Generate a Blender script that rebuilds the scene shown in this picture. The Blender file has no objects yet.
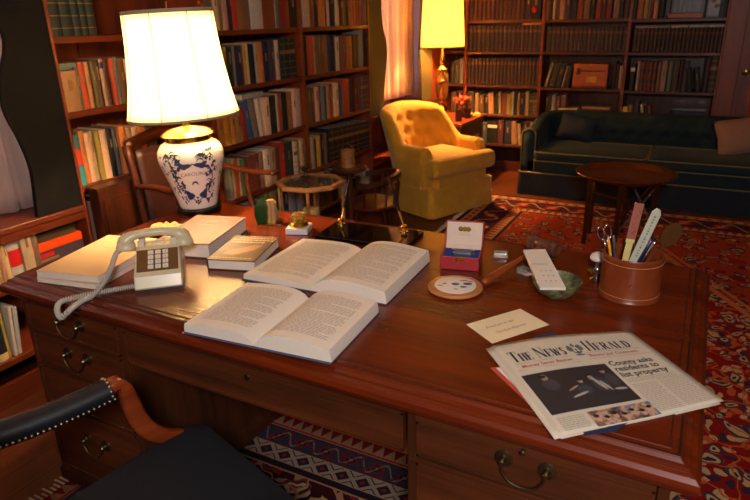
import bpy, bmesh, math, random
from math import sin, cos, pi, radians
from mathutils import Vector, Matrix
random.seed(7)
S = bpy.context.scene
COL = S.collection

# ------------------------------------------------------------------ camera, world, lights, exposure
cam_data = bpy.data.cameras.new('camera'); cam = bpy.data.objects.new('camera', cam_data); COL.objects.link(cam)
cam_data.sensor_width = 36.0; cam_data.lens = 614.1/750*36.0; cam_data.clip_start = 0.02
RX = (0.8833387, 0.4681109, -0.0241860); DN = (0.1443268, -0.3207153, -0.9361151); FW = (-0.4459626, 0.8234159, -0.3508612)
m = Matrix.Identity(4)
for i in range(3):
    m[i][0] = RX[i]; m[i][1] = -DN[i]; m[i][2] = -FW[i]
m.translation = (1.776, -0.93, 1.474)
cam.matrix_world = m
S.camera = cam
cam_data.dof.use_dof = True; cam_data.dof.focus_distance = 1.75; cam_data.dof.aperture_fstop = 5.6

W = bpy.data.worlds.new('world'); S.world = W; W.use_nodes = True
W.node_tree.nodes['Background'].inputs[0].default_value = (0.55, 0.5, 0.52, 1)
W.node_tree.nodes['Background'].inputs[1].default_value = 11.0

def light(name, kind, loc, energy, color, size=0.1, rot=None):
    d = bpy.data.lights.new(name, kind); d.energy = energy; d.color = color
    if kind == 'AREA': d.shape = 'DISK'; d.size = size
    else: d.shadow_soft_size = size
    o = bpy.data.objects.new(name, d); COL.objects.link(o); o.location = loc
    if rot is not None: o.rotation_euler = rot
    return o
# unseen area light added behind and above the camera to brighten the foreground
light('fill_light', 'AREA', (2.12, -1.5, 1.98), 22.0, (1.0, 0.92, 0.88), 0.35, tuple((Vector((1.0, 0.9, 0.5))-Vector((2.12, -1.5, 1.98))).to_track_quat('-Z', 'Y').to_euler()))
LAMP1_W = 27.0; LAMP2_W = 76.0
S.view_settings.view_transform = 'Standard'; S.view_settings.look = 'None'
S.view_settings.gamma = 1; S.view_settings.use_curve_mapping = False
S.view_settings.exposure = 1.0

# ------------------------------------------------------------------ materials
def s2l(c):
    return tuple(((v/255.0)/12.92 if v/255.0 <= 0.04045 else ((v/255.0+0.055)/1.055)**2.4) for v in c)
class NT:
    def __init__(s, name, rough=0.6, metal=0.0, spec=0.5):
        s.mat = bpy.data.materials.new(name); s.mat.use_nodes = True
        s.t = s.mat.node_tree; s.b = s.t.nodes['Principled BSDF']
        s.b.inputs['Roughness'].default_value = rough; s.b.inputs['Metallic'].default_value = metal
        s.b.inputs['Specular IOR Level'].default_value = spec
        s.tc = None
    def node(s, k, **kw):
        n = s.t.nodes.new(k)
        for a, b in kw.items(): setattr(n, a, b)
        return n
    def put(s, sock, v):
        if isinstance(v, bpy.types.NodeSocket): s.t.links.new(v, sock)
        elif isinstance(v, tuple) and len(v) == 3 and sock.type == 'RGBA': sock.default_value = v + (1,)
        else: sock.default_value = v
    def obj(s, scale=(1, 1, 1)):
        if s.tc is None: s.tc = s.node('ShaderNodeTexCoord')
        mp = s.node('ShaderNodeMapping'); s.t.links.new(s.tc.outputs['Object'], mp.inputs[0]); mp.inputs['Scale'].default_value = scale
        return mp.outputs[0]
    def m(s, op, a, b=0.0, c=0.0):
        n = s.node('ShaderNodeMath', operation=op)
        s.put(n.inputs[0], a); s.put(n.inputs[1], b); s.put(n.inputs[2], c)
        return n.outputs[0]
    def mix(s, f, a, b):
        n = s.node('ShaderNodeMix', data_type='RGBA'); s.put(n.inputs[0], f); s.put(n.inputs[6], a); s.put(n.inputs[7], b)
        return n.outputs[2]
    def noise(s, vec, scale, detail=3.0, rough=0.5):
        n = s.node('ShaderNodeTexNoise'); s.put(n.inputs['Vector'], vec); n.inputs['Scale'].default_value = scale
        n.inputs['Detail'].default_value = detail; n.inputs['Roughness'].default_value = rough
        return n.outputs[0]
    def ramp(s, f, stops, const=False):
        n = s.node('ShaderNodeValToRGB'); s.put(n.inputs[0], f); r = n.color_ramp
        if const: r.interpolation = 'CONSTANT'
        while len(r.elements) < len(stops): r.elements.new(0.5)
        for e, (p, c) in zip(r.elements, stops):
            e.position = p; e.color = (c + (1,)) if len(c) == 3 else c
        return n.outputs[0]
    def base(s, v): s.put(s.b.inputs['Base Color'], v)
    def bump(s, h, strength=0.3, dist=0.01):
        n = s.node('ShaderNodeBump'); n.inputs['Strength'].default_value = strength; n.inputs['Distance'].default_value = dist
        s.put(n.inputs['Height'], h); s.t.links.new(n.outputs[0], s.b.inputs['Normal'])
MATS = {}
def plain(name, rgb, rough=0.6, metal=0.0, vary=0.12, scale=30, spec=0.5, bump=0.0):
    if name in MATS: return MATS[name]
    n = NT(name, rough, metal, spec); c = s2l(rgb)
    f = n.noise(n.obj(), scale, 4)
    n.base(n.mix(f, tuple(v*(1-vary) for v in c), tuple(min(1, v*(1+vary)) for v in c)))
    if bump: n.bump(n.noise(n.obj(), scale*8, 2), bump, 0.002)
    MATS[name] = n.mat; return n.mat
def wood(name, dark, light_, rough=0.35, axis=0, freq=7.0, coat=0.0, spec=0.5):
    n = NT(name, rough, 0, spec)
    sc = [freq*2.2]*3; sc[axis] = freq*0.22
    v = n.obj(tuple(sc))
    a = n.noise(v, 1.3, 6, 0.62)
    sc2 = [90.0]*3; sc2[axis] = 3.0
    b = n.noise(n.obj(tuple(sc2)), 1.0, 3, 0.6)
    f = n.m('ADD', n.m('MULTIPLY', a, 0.75), n.m('MULTIPLY', b, 0.25))
    n.base(n.ramp(f, [(0.32, s2l(dark)), (0.68, s2l(light_))]))
    if coat: n.b.inputs['Coat Weight'].default_value = coat; n.b.inputs['Coat Roughness'].default_value = 0.12
    n.bump(b, 0.05, 0.001)
    MATS[name] = n.mat; return n.mat
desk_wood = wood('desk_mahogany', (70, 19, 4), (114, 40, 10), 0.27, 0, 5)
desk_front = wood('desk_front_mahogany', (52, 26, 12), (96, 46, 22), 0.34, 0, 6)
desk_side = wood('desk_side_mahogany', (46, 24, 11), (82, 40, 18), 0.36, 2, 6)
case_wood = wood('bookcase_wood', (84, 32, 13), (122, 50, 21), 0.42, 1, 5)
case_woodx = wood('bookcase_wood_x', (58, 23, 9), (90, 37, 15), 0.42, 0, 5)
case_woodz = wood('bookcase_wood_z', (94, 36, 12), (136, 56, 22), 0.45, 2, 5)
dark_wood = wood('dark_walnut', (44, 20, 11), (82, 36, 18), 0.35, 2, 8)
red_wood = wood('chair_redwood', (96, 36, 12), (146, 62, 26), 0.3, 1, 8)
tan_wood = wood('tan_wood', (128, 82, 46), (176, 122, 76), 0.4, 0, 8)
gavel_wood = wood('gavel_wood', (112, 46, 18), (158, 74, 34), 0.28, 0, 14)
floor_wood = wood('floor_planks', (92, 44, 18), (138, 70, 32), 0.38, 1, 5)
brass = plain('brass', (206, 160, 74), 0.22, 1.0, 0.05)
old_brass = plain('aged_brass', (120, 106, 80), 0.36, 1.0, 0.2)
gold = plain('gold', (226, 176, 80), 0.22, 1.0, 0.05)
chrome = plain('chrome', (205, 205, 210), 0.15, 1.0, 0.03)
black_leather = plain('navy_black_leather', (18, 20, 27), 0.36, 0, 0.2, 60, 0.5, 0.25)
seat_black = plain('black_seat_fabric', (17, 18, 24), 0.85, 0, 0.2, 90, 0.3, 0.2)
white_paper = plain('paper', (226, 214, 198), 0.8, 0, 0.03)
page_edge = plain('page_edges', (214, 198, 172), 0.85, 0, 0.06, 60)
ivory = plain('ivory_plastic', (204, 190, 156), 0.28, 0, 0.03)
green_wall = plain('olive_wall', (66, 58, 26), 0.8, 0, 0.05)
wall_paint = plain('wall_paint', (120, 92, 62), 0.85, 0, 0.05)
ceil_paint = plain('ceiling_paint', (196, 186, 170), 0.9, 0, 0.03)
shutter = plain('charcoal_board', (17, 15, 15), 0.8, 0, 0.08, 30, 0.2)
ink = plain('ink', (48, 44, 46), 0.8, 0, 0.02)
glass_black = plain('black_glass', (8, 6, 5), 0.06, 0, 0.05, 30, 0.6)

# ------------------------------------------------------------------ mesh builder
class MB:
    def __init__(s): s.v = []; s.f = []; s.mi = []
    def add(s, vs, fs, m=0, M=None):
        o = len(s.v)
        s.v += [tuple(M @ Vector(p)) if M is not None else tuple(p) for p in vs]
        s.f += [tuple(i+o for i in f) for f in fs]; s.mi += [m]*len(fs)
        return s
    def box(s, x0, y0, z0, x1, y1, z1, m=0, M=None):
        vs = [(x0, y0, z0), (x1, y0, z0), (x1, y1, z0), (x0, y1, z0), (x0, y0, z1), (x1, y0, z1), (x1, y1, z1), (x0, y1, z1)]
        fs = [(0, 3, 2, 1), (4, 5, 6, 7), (0, 1, 5, 4), (1, 2, 6, 5), (2, 3, 7, 6), (3, 0, 4, 7)]
        return s.add(vs, fs, m, M)
    def loft(s, loops, m=0, cap0=True, cap1=True, M=None, close=True):
        n = len(loops[0]); vs = [p for l in loops for p in l]; fs = []
        for i in range(len(loops)-1):
            for j in range(n if close else n-1):
                k = (j+1) % n
                fs.append((i*n+j, i*n+k, (i+1)*n+k, (i+1)*n+j))
        if cap0: fs.append(tuple(range(n-1, -1, -1)))
        if cap1: fs.append(tuple(range((len(loops)-1)*n, len(loops)*n)))
        return s.add(vs, fs, m, M)
    def lathe(s, prof, seg=24, c=(0, 0, 0), m=0, M=None, cap=True, ph=0.0):
        loops = [[(c[0]+r*cos(2*pi*j/seg+ph), c[1]+r*sin(2*pi*j/seg+ph), c[2]+z) for j in range(seg)] for r, z in prof]
        return s.loft(loops, m, cap, cap, M)
    def tube(s, path, r, seg=8, m=0, M=None, closed=False):
        P = [Vector(p) for p in path]; n = len(P); loops = []
        up = None
        for i in range(n):
            a = P[(i-1) % n] if (closed or i > 0) else P[i]; b = P[(i+1) % n] if (closed or i < n-1) else P[i]
            t = (b-a).normalized()
            if up is None:
                up = Vector((0, 0, 1)) if abs(t.z) < 0.9 else Vector((1, 0, 0))
            side = t.cross(up)
            if side.length < 1e-6: side = t.cross(Vector((0.3, 1, 0.2)))
            side.normalize(); up = side.cross(t).normalized()
            rr = r[i] if isinstance(r, (list, tuple)) else r
            loops.append([tuple(P[i]+side*rr*cos(2*pi*j/seg)+up*rr*sin(2*pi*j/seg)) for j in range(seg)])
        if closed:
            loops.append(loops[0]); return s.loft(loops, m, False, False, M)
        return s.loft(loops, m, True, True, M)
    def poly(s, pts, z0, z1, m=0, M=None):   # extruded outline in xy
        return s.loft([[(x, y, z0) for x, y in pts], [(x, y, z1) for x, y in pts]], m, True, True, M)
    def ball(s, c, r, seg=12, rings=8, m=0, M=None, sc=(1, 1, 1)):
        loops = []
        for i in range(1, rings):
            t = pi*i/rings
            loops.append([(c[0]+sc[0]*r*sin(t)*cos(2*pi*j/seg), c[1]+sc[1]*r*sin(t)*sin(2*pi*j/seg), c[2]-sc[2]*r*cos(t)) for j in range(seg)])
        return s.loft(loops, m, True, True, M)
    def grid(s, fn, nu, nv, m=0, M=None):
        vs = [tuple(fn(i/nu, j/nv)) for i in range(nu+1) for j in range(nv+1)]
        fs = [(i*(nv+1)+j, (i+1)*(nv+1)+j, (i+1)*(nv+1)+j+1, i*(nv+1)+j+1) for i in range(nu) for j in range(nv)]
        return s.add(vs, fs, m, M)
    def build(s, name, mats, parent=None, smooth=False, bevel=0, sub=0, loc=None, rotz=0, solid=0, seg=2):
        me = bpy.data.meshes.new(name); me.from_pydata(s.v, [], s.f); me.update()
        if not isinstance(mats, (list, tuple)): mats = [mats]
        for mt in mats: me.materials.append(mt)
        for p, i in zip(me.polygons, s.mi): p.material_index = i
        bm = bmesh.new(); bm.from_mesh(me); bmesh.ops.recalc_face_normals(bm, faces=bm.faces); bm.to_mesh(me); bm.free()
        if smooth:
            for p in me.polygons: p.use_smooth = True
            if smooth == 'auto':
                try: me.set_sharp_from_angle(angle=radians(38))
                except Exception: pass
        o = bpy.data.objects.new(name, me); COL.objects.link(o)
        if parent is not None: o.parent = parent
        if loc: o.location = loc
        o.rotation_euler = (0, 0, rotz)
        if solid:
            d = o.modifiers.new('solid', 'SOLIDIFY'); d.thickness = solid; d.offset = 0
        if bevel:
            d = o.modifiers.new('bevel', 'BEVEL'); d.width = bevel; d.segments = seg; d.limit_method = 'ANGLE'; d.angle_limit = radians(40)
        if sub:
            d = o.modifiers.new('sub', 'SUBSURF'); d.levels = sub; d.render_levels = sub
        return o
def tag(o, label=None, cat=None, group=None, kind=None):
    if label: o['label'] = label
    if cat: o['category'] = cat
    if group: o['group'] = group
    if kind: o['kind'] = kind
    return o
def thing(name, label, cat, loc=(0, 0, 0), rotz=0, group=None):
    o = bpy.data.objects.new(name, None); COL.objects.link(o); o.location = loc; o.rotation_euler = (0, 0, rotz)
    o.empty_display_size = 0.05
    return tag(o, label, cat, group)
def struct(o, label=None):
    o['kind'] = 'structure'
    if label: o['label'] = label
    return o
def rrect(x0, y0, x1, y1, r, n=4):
    pts = []
    for cx, cy, a in ((x1-r, y1-r, 0), (x0+r, y1-r, 90), (x0+r, y0+r, 180), (x1-r, y0+r, 270)):
        for i in range(n+1):
            t = radians(a+90*i/n); pts.append((cx+r*cos(t), cy+r*sin(t)))
    return pts
def TR(loc, rot=(0, 0, 0)):
    from mathutils import Euler
    return Matrix.Translation(loc) @ Euler([radians(a) for a in rot]).to_matrix().to_4x4()
def text_mb(txt, size, M, m=0, mb=None, sx=1.0, shear=0.0, align='LEFT', bold=0.0, fn=None):
    """flat lettering turned into mesh faces, placed by matrix M (text lies in its xy plane)"""
    cu = bpy.data.curves.new('t', 'FONT'); cu.body = txt; cu.size = size; cu.shear = shear; cu.align_x = align; cu.offset = bold; cu.resolution_u = 2
    ob = bpy.data.objects.new('t', cu); COL.objects.link(ob)
    dg = bpy.context.evaluated_depsgraph_get(); me = bpy.data.meshes.new_from_object(ob.evaluated_get(dg))
    mb = mb or MB()
    vs = [(v.co.x*sx, v.co.y, v.co.z) for v in me.vertices]
    if fn: vs = [fn(p) for p in vs]
    mb.add(vs, [tuple(p.vertices) for p in me.polygons], m, M)
    bpy.data.objects.remove(ob); bpy.data.curves.remove(cu); bpy.data.meshes.remove(me)
    return mb

# ------------------------------------------------------------------ room shell
XL, XR, YB, YF, H = -0.98, 3.3, 5.46, -2.3, 2.55
n = NT('floorboards', 0.4)
v = n.obj((1, 1, 1)); sep = n.node('ShaderNodeSeparateXYZ'); n.put(sep.inputs[0], v)
px = n.m('MULTIPLY', sep.outputs[0], 9.0); fr = n.m('FRACT', px)
gap = n.m('LESS_THAN', fr, 0.035)
pl = n.noise(n.node('ShaderNodeCombineXYZ').outputs[0], 1)
cx = n.node('ShaderNodeCombineXYZ'); n.put(cx.inputs[0], n.m('FLOOR', px)); n.put(cx.inputs[1], n.m('MULTIPLY', sep.outputs[1], 0.6))
a = n.noise(cx.outputs[0], 3.1, 1); b = n.noise(n.obj((40, 2.5, 1)), 1.0, 4)
f = n.m('ADD', n.m('MULTIPLY', a, 0.5), n.m('MULTIPLY', b, 0.5))
n.base(n.mix(gap, n.ramp(f, [(0.3, s2l((66, 28, 10))), (0.7, s2l((116, 54, 20)))]), s2l((34, 16, 8))))
MATS['floorboards'] = n.mat
struct(MB().box(XL, YF, -0.1, XR, YB, 0).build('floor', MATS['floorboards']))
struct(MB().box(XL, YF, H, XR, YB, H+0.1).build('ceiling', ceil_paint))
struct(MB().box(XL-0.1, YB, 0, XR, YB+0.1, H).build('wall_back', wall_paint))
struct(MB().box(XR, YF, 0, XR+0.1, YB, H).build('wall_right', wall_paint))
struct(MB().box(XL-0.1, YF-0.1, 0, XR, YF, H).build('wall_front', wall_paint))
# left wall with two window openings
w = MB()
WIN = ((-0.85, 0.45, 0.80, 2.1), (3.78, 4.40, 0.80, 2.1))
ys = [YF, -0.85, 0.45, 3.78, 4.40, YB]
w.box(XL-0.1, YF, 0, XL, -0.85, H); w.box(XL-0.1, 0.45, 0, XL, 3.78, H); w.box(XL-0.1, 4.40, 0, XL, YB, H)
for y0, y1, z0, z1 in WIN:
    w.box(XL-0.1, y0, 0, XL, y1, z0); w.box(XL-0.1, y0, z1, XL, y1, H)
struct(w.build('wall_left', wall_paint))
g = NT('window_glass', 0.03); g.b.inputs['Transmission Weight'].default_value = 1; g.b.inputs['IOR'].default_value = 1.1; g.base((0.8, 0.85, 0.95))
for i, (y0, y1, z0, z1) in enumerate(WIN):
    r = MB()
    r.box(XL-0.07, y0, z0, XL-0.02, y0+0.04, z1).box(XL-0.07, y1-0.04, z0, XL-0.02, y1, z1).box(XL-0.07, y0, z0, XL-0.02, y1, z0+0.04).box(XL-0.07, y0, z1-0.04, XL-0.02, y1, z1)
    r.box(XL-0.06, y0, (z0+z1)/2-0.015, XL-0.03, y1, (z0+z1)/2+0.015)
    o = struct(r.build('window_%d' % (i+1), case_woodz))
    MB().box(XL-0.05, y0+0.03, z0+0.03, XL-0.045, y1-0.03, z1-0.03).build('pane', g.mat, o)

# door and its casing on the back wall, right of the shelves
struct(MB().box(1.815, 5.09, 0, 1.95, 5.13, 2.2).box(1.815, 5.13, 0, 1.84, YB, 2.2).box(2.78, 5.09, 0, 2.9, 5.13, 2.2).box(1.815, 5.09, 2.08, 2.9, 5.13, 2.2).build('trim_1', case_woodz, bevel=0.004))
struct(MB().box(2.9, 5.12, 0, XR, 5.16, H).box(1.815, 5.13, 2.2, 2.9, 5.16, H).build('wall_back_right', wall_paint))
dmb = MB().box(1.95, 5.125, 0.01, 2.78, 5.165, 2.08)
for (a0, a1, b0, b1) in ((2.07, 2.31, 0.15, 0.85), (2.42, 2.66, 0.15, 0.85), (2.07, 2.31, 1.1, 1.95), (2.42, 2.66, 1.1, 1.95)):
    dmb.loft([[(a0, 5.125, b0), (a1, 5.125, b0), (a1, 5.125, b1), (a0, 5.125, b1)], [(a0+0.03, 5.112, b0+0.03), (a1-0.03, 5.112, b0+0.03), (a1-0.03, 5.112, b1-0.03), (a0+0.03, 5.112, b1-0.03)]], 0, False, True)
door = struct(dmb.build('door_1', case_woodz))
MB().lathe([(0.026, 0), (0.026, 0.006), (0.011, 0.01), (0.010, 0.03), (0.022, 0.04), (0.027, 0.052), (0.020, 0.066), (0.006, 0.07)], 16, M=TR((2.005, 5.125, 1.005), (90, 0, 0))).build('door_handle', brass, door, 'auto')
ROWS = {
 'left_A1': ('L', 1.44, [(0.788,0.0495,0.3,'dteal','b',0), (0.838,0.0535,0.3,'dteal','b',0), (0.893,0.0355,0.3,'dteal','b',0), (0.931,0.0335,0.3,'dteal','b',0), (0.966,0.0375,0.3,'dteal','b',0)]),
 'left_B1': ('L', 1.138, [(0.784,0.0735,0.167,'tan','',0), (0.859,0.0185,0.18,'taupe','',0), (0.88,0.0325,0.198,'redor','',0), (0.915,0.0205,0.196,'peach','',0), (0.937,0.0185,0.199,'olive','',0), (0.957,0.0275,0.201,'dbrown','',0), (0.987,0.0225,0.204,'pink','t',0), (1.012,0.0245,0.198,'dbrown','',0), (1.038,0.0225,0.205,'redor','',0), (1.062,0.0205,0.208,'tealgrey','',0), (1.086,0.0375,0.202,'brown','',0), (1.127,0.0325,0.195,'cream','',0), (1.163,0.0455,0.201,'green','',0), (1.215,0.0435,0.194,'dred','',0), (1.265,0.0385,0.195,'tan','',0), (1.31,0.0455,0.197,'navy','',0), (1.363,0.0475,0.189,'brown','',0)]),
 'left_C1': ('L', 0.82, [(0.782,0.0335,0.222,'teal','m',0), (0.816,0.0275,0.234,'orange','',0), (0.845,0.0255,0.22,'pinkc','',0), (0.872,0.0205,0.225,'cream','',0), (0.894,0.0255,0.221,'yolive','',0), (0.921,0.0365,0.221,'pinkc','',0), (0.961,0.0325,0.219,'black','',0), (0.995,0.0265,0.219,'slate','',0), (1.026,0.0385,0.222,'orange','',0), (1.068,0.0335,0.207,'tan','',0), (1.104,0.0335,0.206,'cream','',0), (1.145,0.0445,0.199,'orange','',0), (1.196,0.0455,0.181,'tan','',0), (1.248,0.0395,0.178,'dgreen','',0), (1.295,0.0545,0.175,'brown','',0)]),
 'left_D1': ('L', 0.503, [(0.813,0.0215,0.23,'pink','',0), (0.838,0.0305,0.25,'black','',0), (0.872,0.0315,0.245,'gold','',-6), (0.915,0.0475,0.22,'brown','',0), (0.969,0.0365,0.24,'dgreen','',0), (1.012,0.0495,0.235,'tan','',0)]),
 'left_A2': ('L', 1.44, [(1.728,0.0218,0.24,'taupe','',0), (1.7503,0.046,0.235,'pinkc','',0), (1.7968,0.0305,0.24,'olive','',0), (1.8278,0.0518,0.238,'pink','',0), (1.882,0.0179,0.22,'black','',0), (1.9023,0.0479,0.245,'red','',0), (1.9517,0.0876,0.24,'tanbr','g',0), (2.0418,0.0266,0.235,'taupe','',0), (2.0709,0.1002,0.25,'lgrey','t',0), (2.1736,0.1225,0.248,'brick','',0), (2.2985,0.015,0.24,'cream','',0), (2.3159,0.0402,0.236,'ggreen','',0), (2.3586,0.0799,0.246,'red','',0), (2.4409,0.0886,0.23,'dbrown','',0)]),
 'left_B2': ('L', 1.138, [(1.724,0.0565,0.224,'olive','',0), (1.79,0.0335,0.217,'yolive','',0), (1.826,0.0485,0.215,'dgreen','',0), (1.878,0.0235,0.218,'grey','',0), (1.903,0.0445,0.217,'navy','',0), (1.95,0.0135,0.221,'brown','',0), (1.966,0.0275,0.22,'gold','',0), (1.996,0.0255,0.227,'cream','',0), (2.025,0.0355,0.222,'black','',0), (2.064,0.0315,0.226,'lgrey','',0), (2.099,0.0515,0.23,'orange','',0), (2.155,0.0525,0.234,'navy','',0), (2.21,0.0485,0.237,'purple','',0), (2.262,0.0455,0.235,'pinkw','',0), (2.314,0.0495,0.239,'dteal','b',0), (2.368,0.0525,0.24,'dteal','b',0), (2.424,0.0525,0.241,'dteal','b',0)]),
 'left_C2': ('L', 0.82, [(1.679,0.0585,0.197,'tan','',0), (1.74,0.0575,0.195,'gold','',0), (1.801,0.0465,0.193,'tan','',0), (1.851,0.0545,0.186,'cream','',0), (1.909,0.0295,0.203,'red','',-7), (1.943,0.0545,0.232,'blue','',-9), (2.003,0.0545,0.23,'grey','',-8), (2.063,0.0445,0.23,'whitec','',-6), (2.111,0.0535,0.227,'pinkc','',0), (2.169,0.0655,0.229,'dteal','d',0), (2.243,0.0205,0.235,'cream','',0), (2.268,0.0425,0.234,'redbr','',0), (2.313,0.0345,0.236,'black','',0), (2.352,0.0555,0.234,'tanbr','',0), (2.412,0.0505,0.241,'pinkw','',0), (2.466,0.0535,0.241,'pinkw','',0)]),
 'left_D2': ('L', 0.503, [(1.734,0.0301,0.243,'lgrey','',0), (1.7666,0.0242,0.237,'cream','',0), (1.7942,0.034,0.23,'redor','',0), (1.8297,0.0212,0.224,'pinkc','',0), (1.8543,0.0321,0.218,'green','',0), (1.9115,0.0547,0.222,'maroon','',0), (1.9697,0.0547,0.223,'redbr','',0), (2.0289,0.0429,0.225,'pinkbr','',0), (2.0763,0.0468,0.228,'whitec','',0), (2.1266,0.0597,0.23,'cream','',0), (2.1907,0.0419,0.226,'brown','',0), (2.2469,0.0557,0.247,'red','',0), (2.3061,0.033,0.238,'dgreen','',0), (2.3426,0.035,0.235,'dteal','',0), (2.3811,0.0449,0.224,'pinkw','b',0), (2.4314,0.0281,0.23,'yolive','',0), (2.4619,0.038,0.23,'cream','',0), (2.5024,0.0271,0.231,'olive','',0)]),
 'left_E2': ('L', 0.203, [(1.727,0.0555,0.23,'blue','',0), (1.792,0.0575,0.225,'cream','',0), (1.86,0.0485,0.235,'grey','',0), (1.919,0.0605,0.225,'dgreen','',0), (1.99,0.0515,0.225,'tan','',0), (2.046,0.0435,0.261,'olive','',0), (2.092,0.0775,0.258,'yolive','',0), (2.175,0.0265,0.231,'black','',0), (2.205,0.0255,0.23,'lgrey','',0), (2.234,0.0555,0.232,'navy','',0), (2.294,0.0745,0.201,'lilac','',0), (2.374,0.0265,0.194,'slate','',0), (2.404,0.0675,0.189,'lilac','',0), (2.477,0.0395,0.174,'dbrown','',0)]),
 'left_A3': ('L', 1.44, [(2.591,0.0276,0.228,'pinkw','',0), (2.622,0.0529,0.24,'cream','',0), (2.6783,0.0558,0.24,'redbr','',0), (2.7365,0.0519,0.235,'dolive','',0), (2.8006,0.0548,0.238,'orange','',0), (2.8598,0.0208,0.22,'black','',0), (2.8831,0.0403,0.235,'pinkw','',0), (2.9287,0.0732,0.24,'navy','',0), (3.0053,0.0344,0.236,'cream','',0), (3.0441,0.0684,0.23,'dred','',0), (3.1179,0.0276,0.23,'olive','',0), (3.1499,0.0403,0.23,'dbrown','',0), (3.1945,0.0354,0.235,'orange','',0), (3.2333,0.0461,0.238,'redor','',0), (3.2838,0.0383,0.225,'brown','',0), (3.3274,0.0616,0.238,'red','',0), (3.3934,0.0461,0.238,'pinkbr','',0)]),
 'left_B3': ('L', 1.138, [(2.582,0.0297,0.248,'black','',0), (2.6151,0.0394,0.247,'redor','',0), (2.6579,0.0452,0.249,'redor','',0), (2.7055,0.0219,0.238,'cream','',0), (2.7328,0.0442,0.243,'olive','',0), (2.7795,0.054,0.245,'brown','',0), (2.8359,0.0355,0.247,'tanbr','',0), (2.8748,0.0423,0.245,'purple','',0), (2.9225,0.0462,0.244,'navy','',0), (2.9711,0.054,0.229,'whitec','',0), (3.0295,0.0365,0.234,'slate','',0), (3.0713,0.0656,0.235,'redbr','',0), (3.1433,0.0579,0.23,'orange','',0), (3.2075,0.0559,0.238,'dbrown','',0), (3.2668,0.0559,0.236,'dolive','',0), (3.334,0.0637,0.273,'lgrey','',0), (3.4021,0.0374,0.25,'dbrown','',0)]),
 'left_C3': ('L', 0.82, [(2.58,0.0416,0.237,'olive','',0), (2.624,0.0504,0.235,'brown','',0), (2.6788,0.0582,0.232,'pinkc','',0), (2.7414,0.021,0.235,'red','',0), (2.7669,0.0308,0.232,'tealgrey','',0), (2.8021,0.022,0.228,'black','',0), (2.8285,0.0435,0.232,'cream','',0), (2.8755,0.0494,0.234,'redor','',0), (2.9361,0.0484,0.235,'creamy','',0), (2.989,0.0592,0.229,'blue','t',0), (3.0526,0.1003,0.25,'redor','',0), (3.1612,0.0416,0.243,'navy','',0), (3.2062,0.0455,0.246,'dred','',0), (3.2551,0.0474,0.249,'dred','',0), (3.3118,0.0406,0.251,'purple','b',0), (3.3559,0.0396,0.25,'purple','b',0), (3.3989,0.0406,0.249,'purple','b',0)]),
 'left_D3': ('L', 0.503, [(2.595,0.0389,0.223,'cream','',0), (2.6373,0.0241,0.203,'navy','',0), (2.6659,0.0566,0.216,'gold','',0), (2.728,0.0409,0.221,'dbrown','',0), (2.7733,0.0222,0.222,'taupe','',0), (2.8235,0.0684,0.246,'black','b',0), (2.8954,0.0675,0.242,'black','b',0), (2.9663,0.0694,0.238,'black','b',0), (3.0392,0.0714,0.234,'black','b',0), (3.114,0.0734,0.23,'black','b',0), (3.1918,0.0753,0.226,'black','b',0), (3.2706,0.0773,0.221,'black','b',0), (3.3514,0.0881,0.216,'navy','b',0)]),
 'left_E3': ('L', 0.203, [(2.595,0.0595,0.23,'tan','',0), (2.658,0.058,0.235,'dbrown','',0), (2.7196,0.0708,0.24,'dgreen','',0), (2.7939,0.0618,0.23,'brown','',0), (2.8592,0.0655,0.235,'navy','',0), (2.9304,0.037,0.129,'lgrey','',0), (2.971,0.0265,0.126,'whitec','',0), (3.0017,0.028,0.108,'slate','',0), (3.0348,0.025,0.131,'lgrey','',0), (3.0625,0.0265,0.123,'grey','',0), (3.0948,0.0348,0.104,'dbrown','',0), (3.1331,0.034,0.109,'lgrey','',0), (3.1713,0.0543,0.103,'black','',0), (3.2306,0.0423,0.096,'slate','',0), (3.4055,0.034,0.125,'lgrey','',0)]),
 'bench_D': ('L', 0.503, [(0.332,0.028,0.216,'tan','',0), (0.364,0.019,0.219,'tan','',0), (0.385,0.017,0.217,'creamy','',0), (0.406,0.052,0.217,'whitec','r',0), (0.459,0.045,0.219,'cream','',0), (0.506,0.027,0.22,'taupe','',0)]),
 'bench_E': ('L', 0.203, [(0.205,0.024,0.25,'slate','',0), (0.231,0.027,0.24,'pinkc','',0), (0.263,0.045,0.276,'creamy','k',0), (0.308,0.014,0.267,'yellow','',0), (0.327,0.013,0.215,'whitec','',5), (0.344,0.018,0.205,'lgrey','',6)]),
 'far_A1': ('F', 1.445, [(-0.4,0.0412,0.235,'dred','c',0), (-0.3564,0.0402,0.235,'dred','c',0), (-0.3128,0.0402,0.235,'dred','c',0), (-0.2692,0.0402,0.235,'dred','c',0), (-0.2265,0.0402,0.235,'dred','c',0), (-0.1839,0.0392,0.235,'dred','c',0), (-0.1412,0.0392,0.235,'dred','c',0), (-0.0996,0.0392,0.235,'dred','c',0), (-0.0579,0.0383,0.235,'dred','c',0), (-0.0162,0.0383,0.235,'dred','c',0), (0.0245,0.0383,0.235,'dred','c',0), (0.0652,0.0383,0.235,'dred','c',0), (0.1059,0.0373,0.235,'dred','c',0), (0.1514,0.0489,0.24,'black','',0), (0.2038,0.0867,0.235,'black','',0)]),
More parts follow.
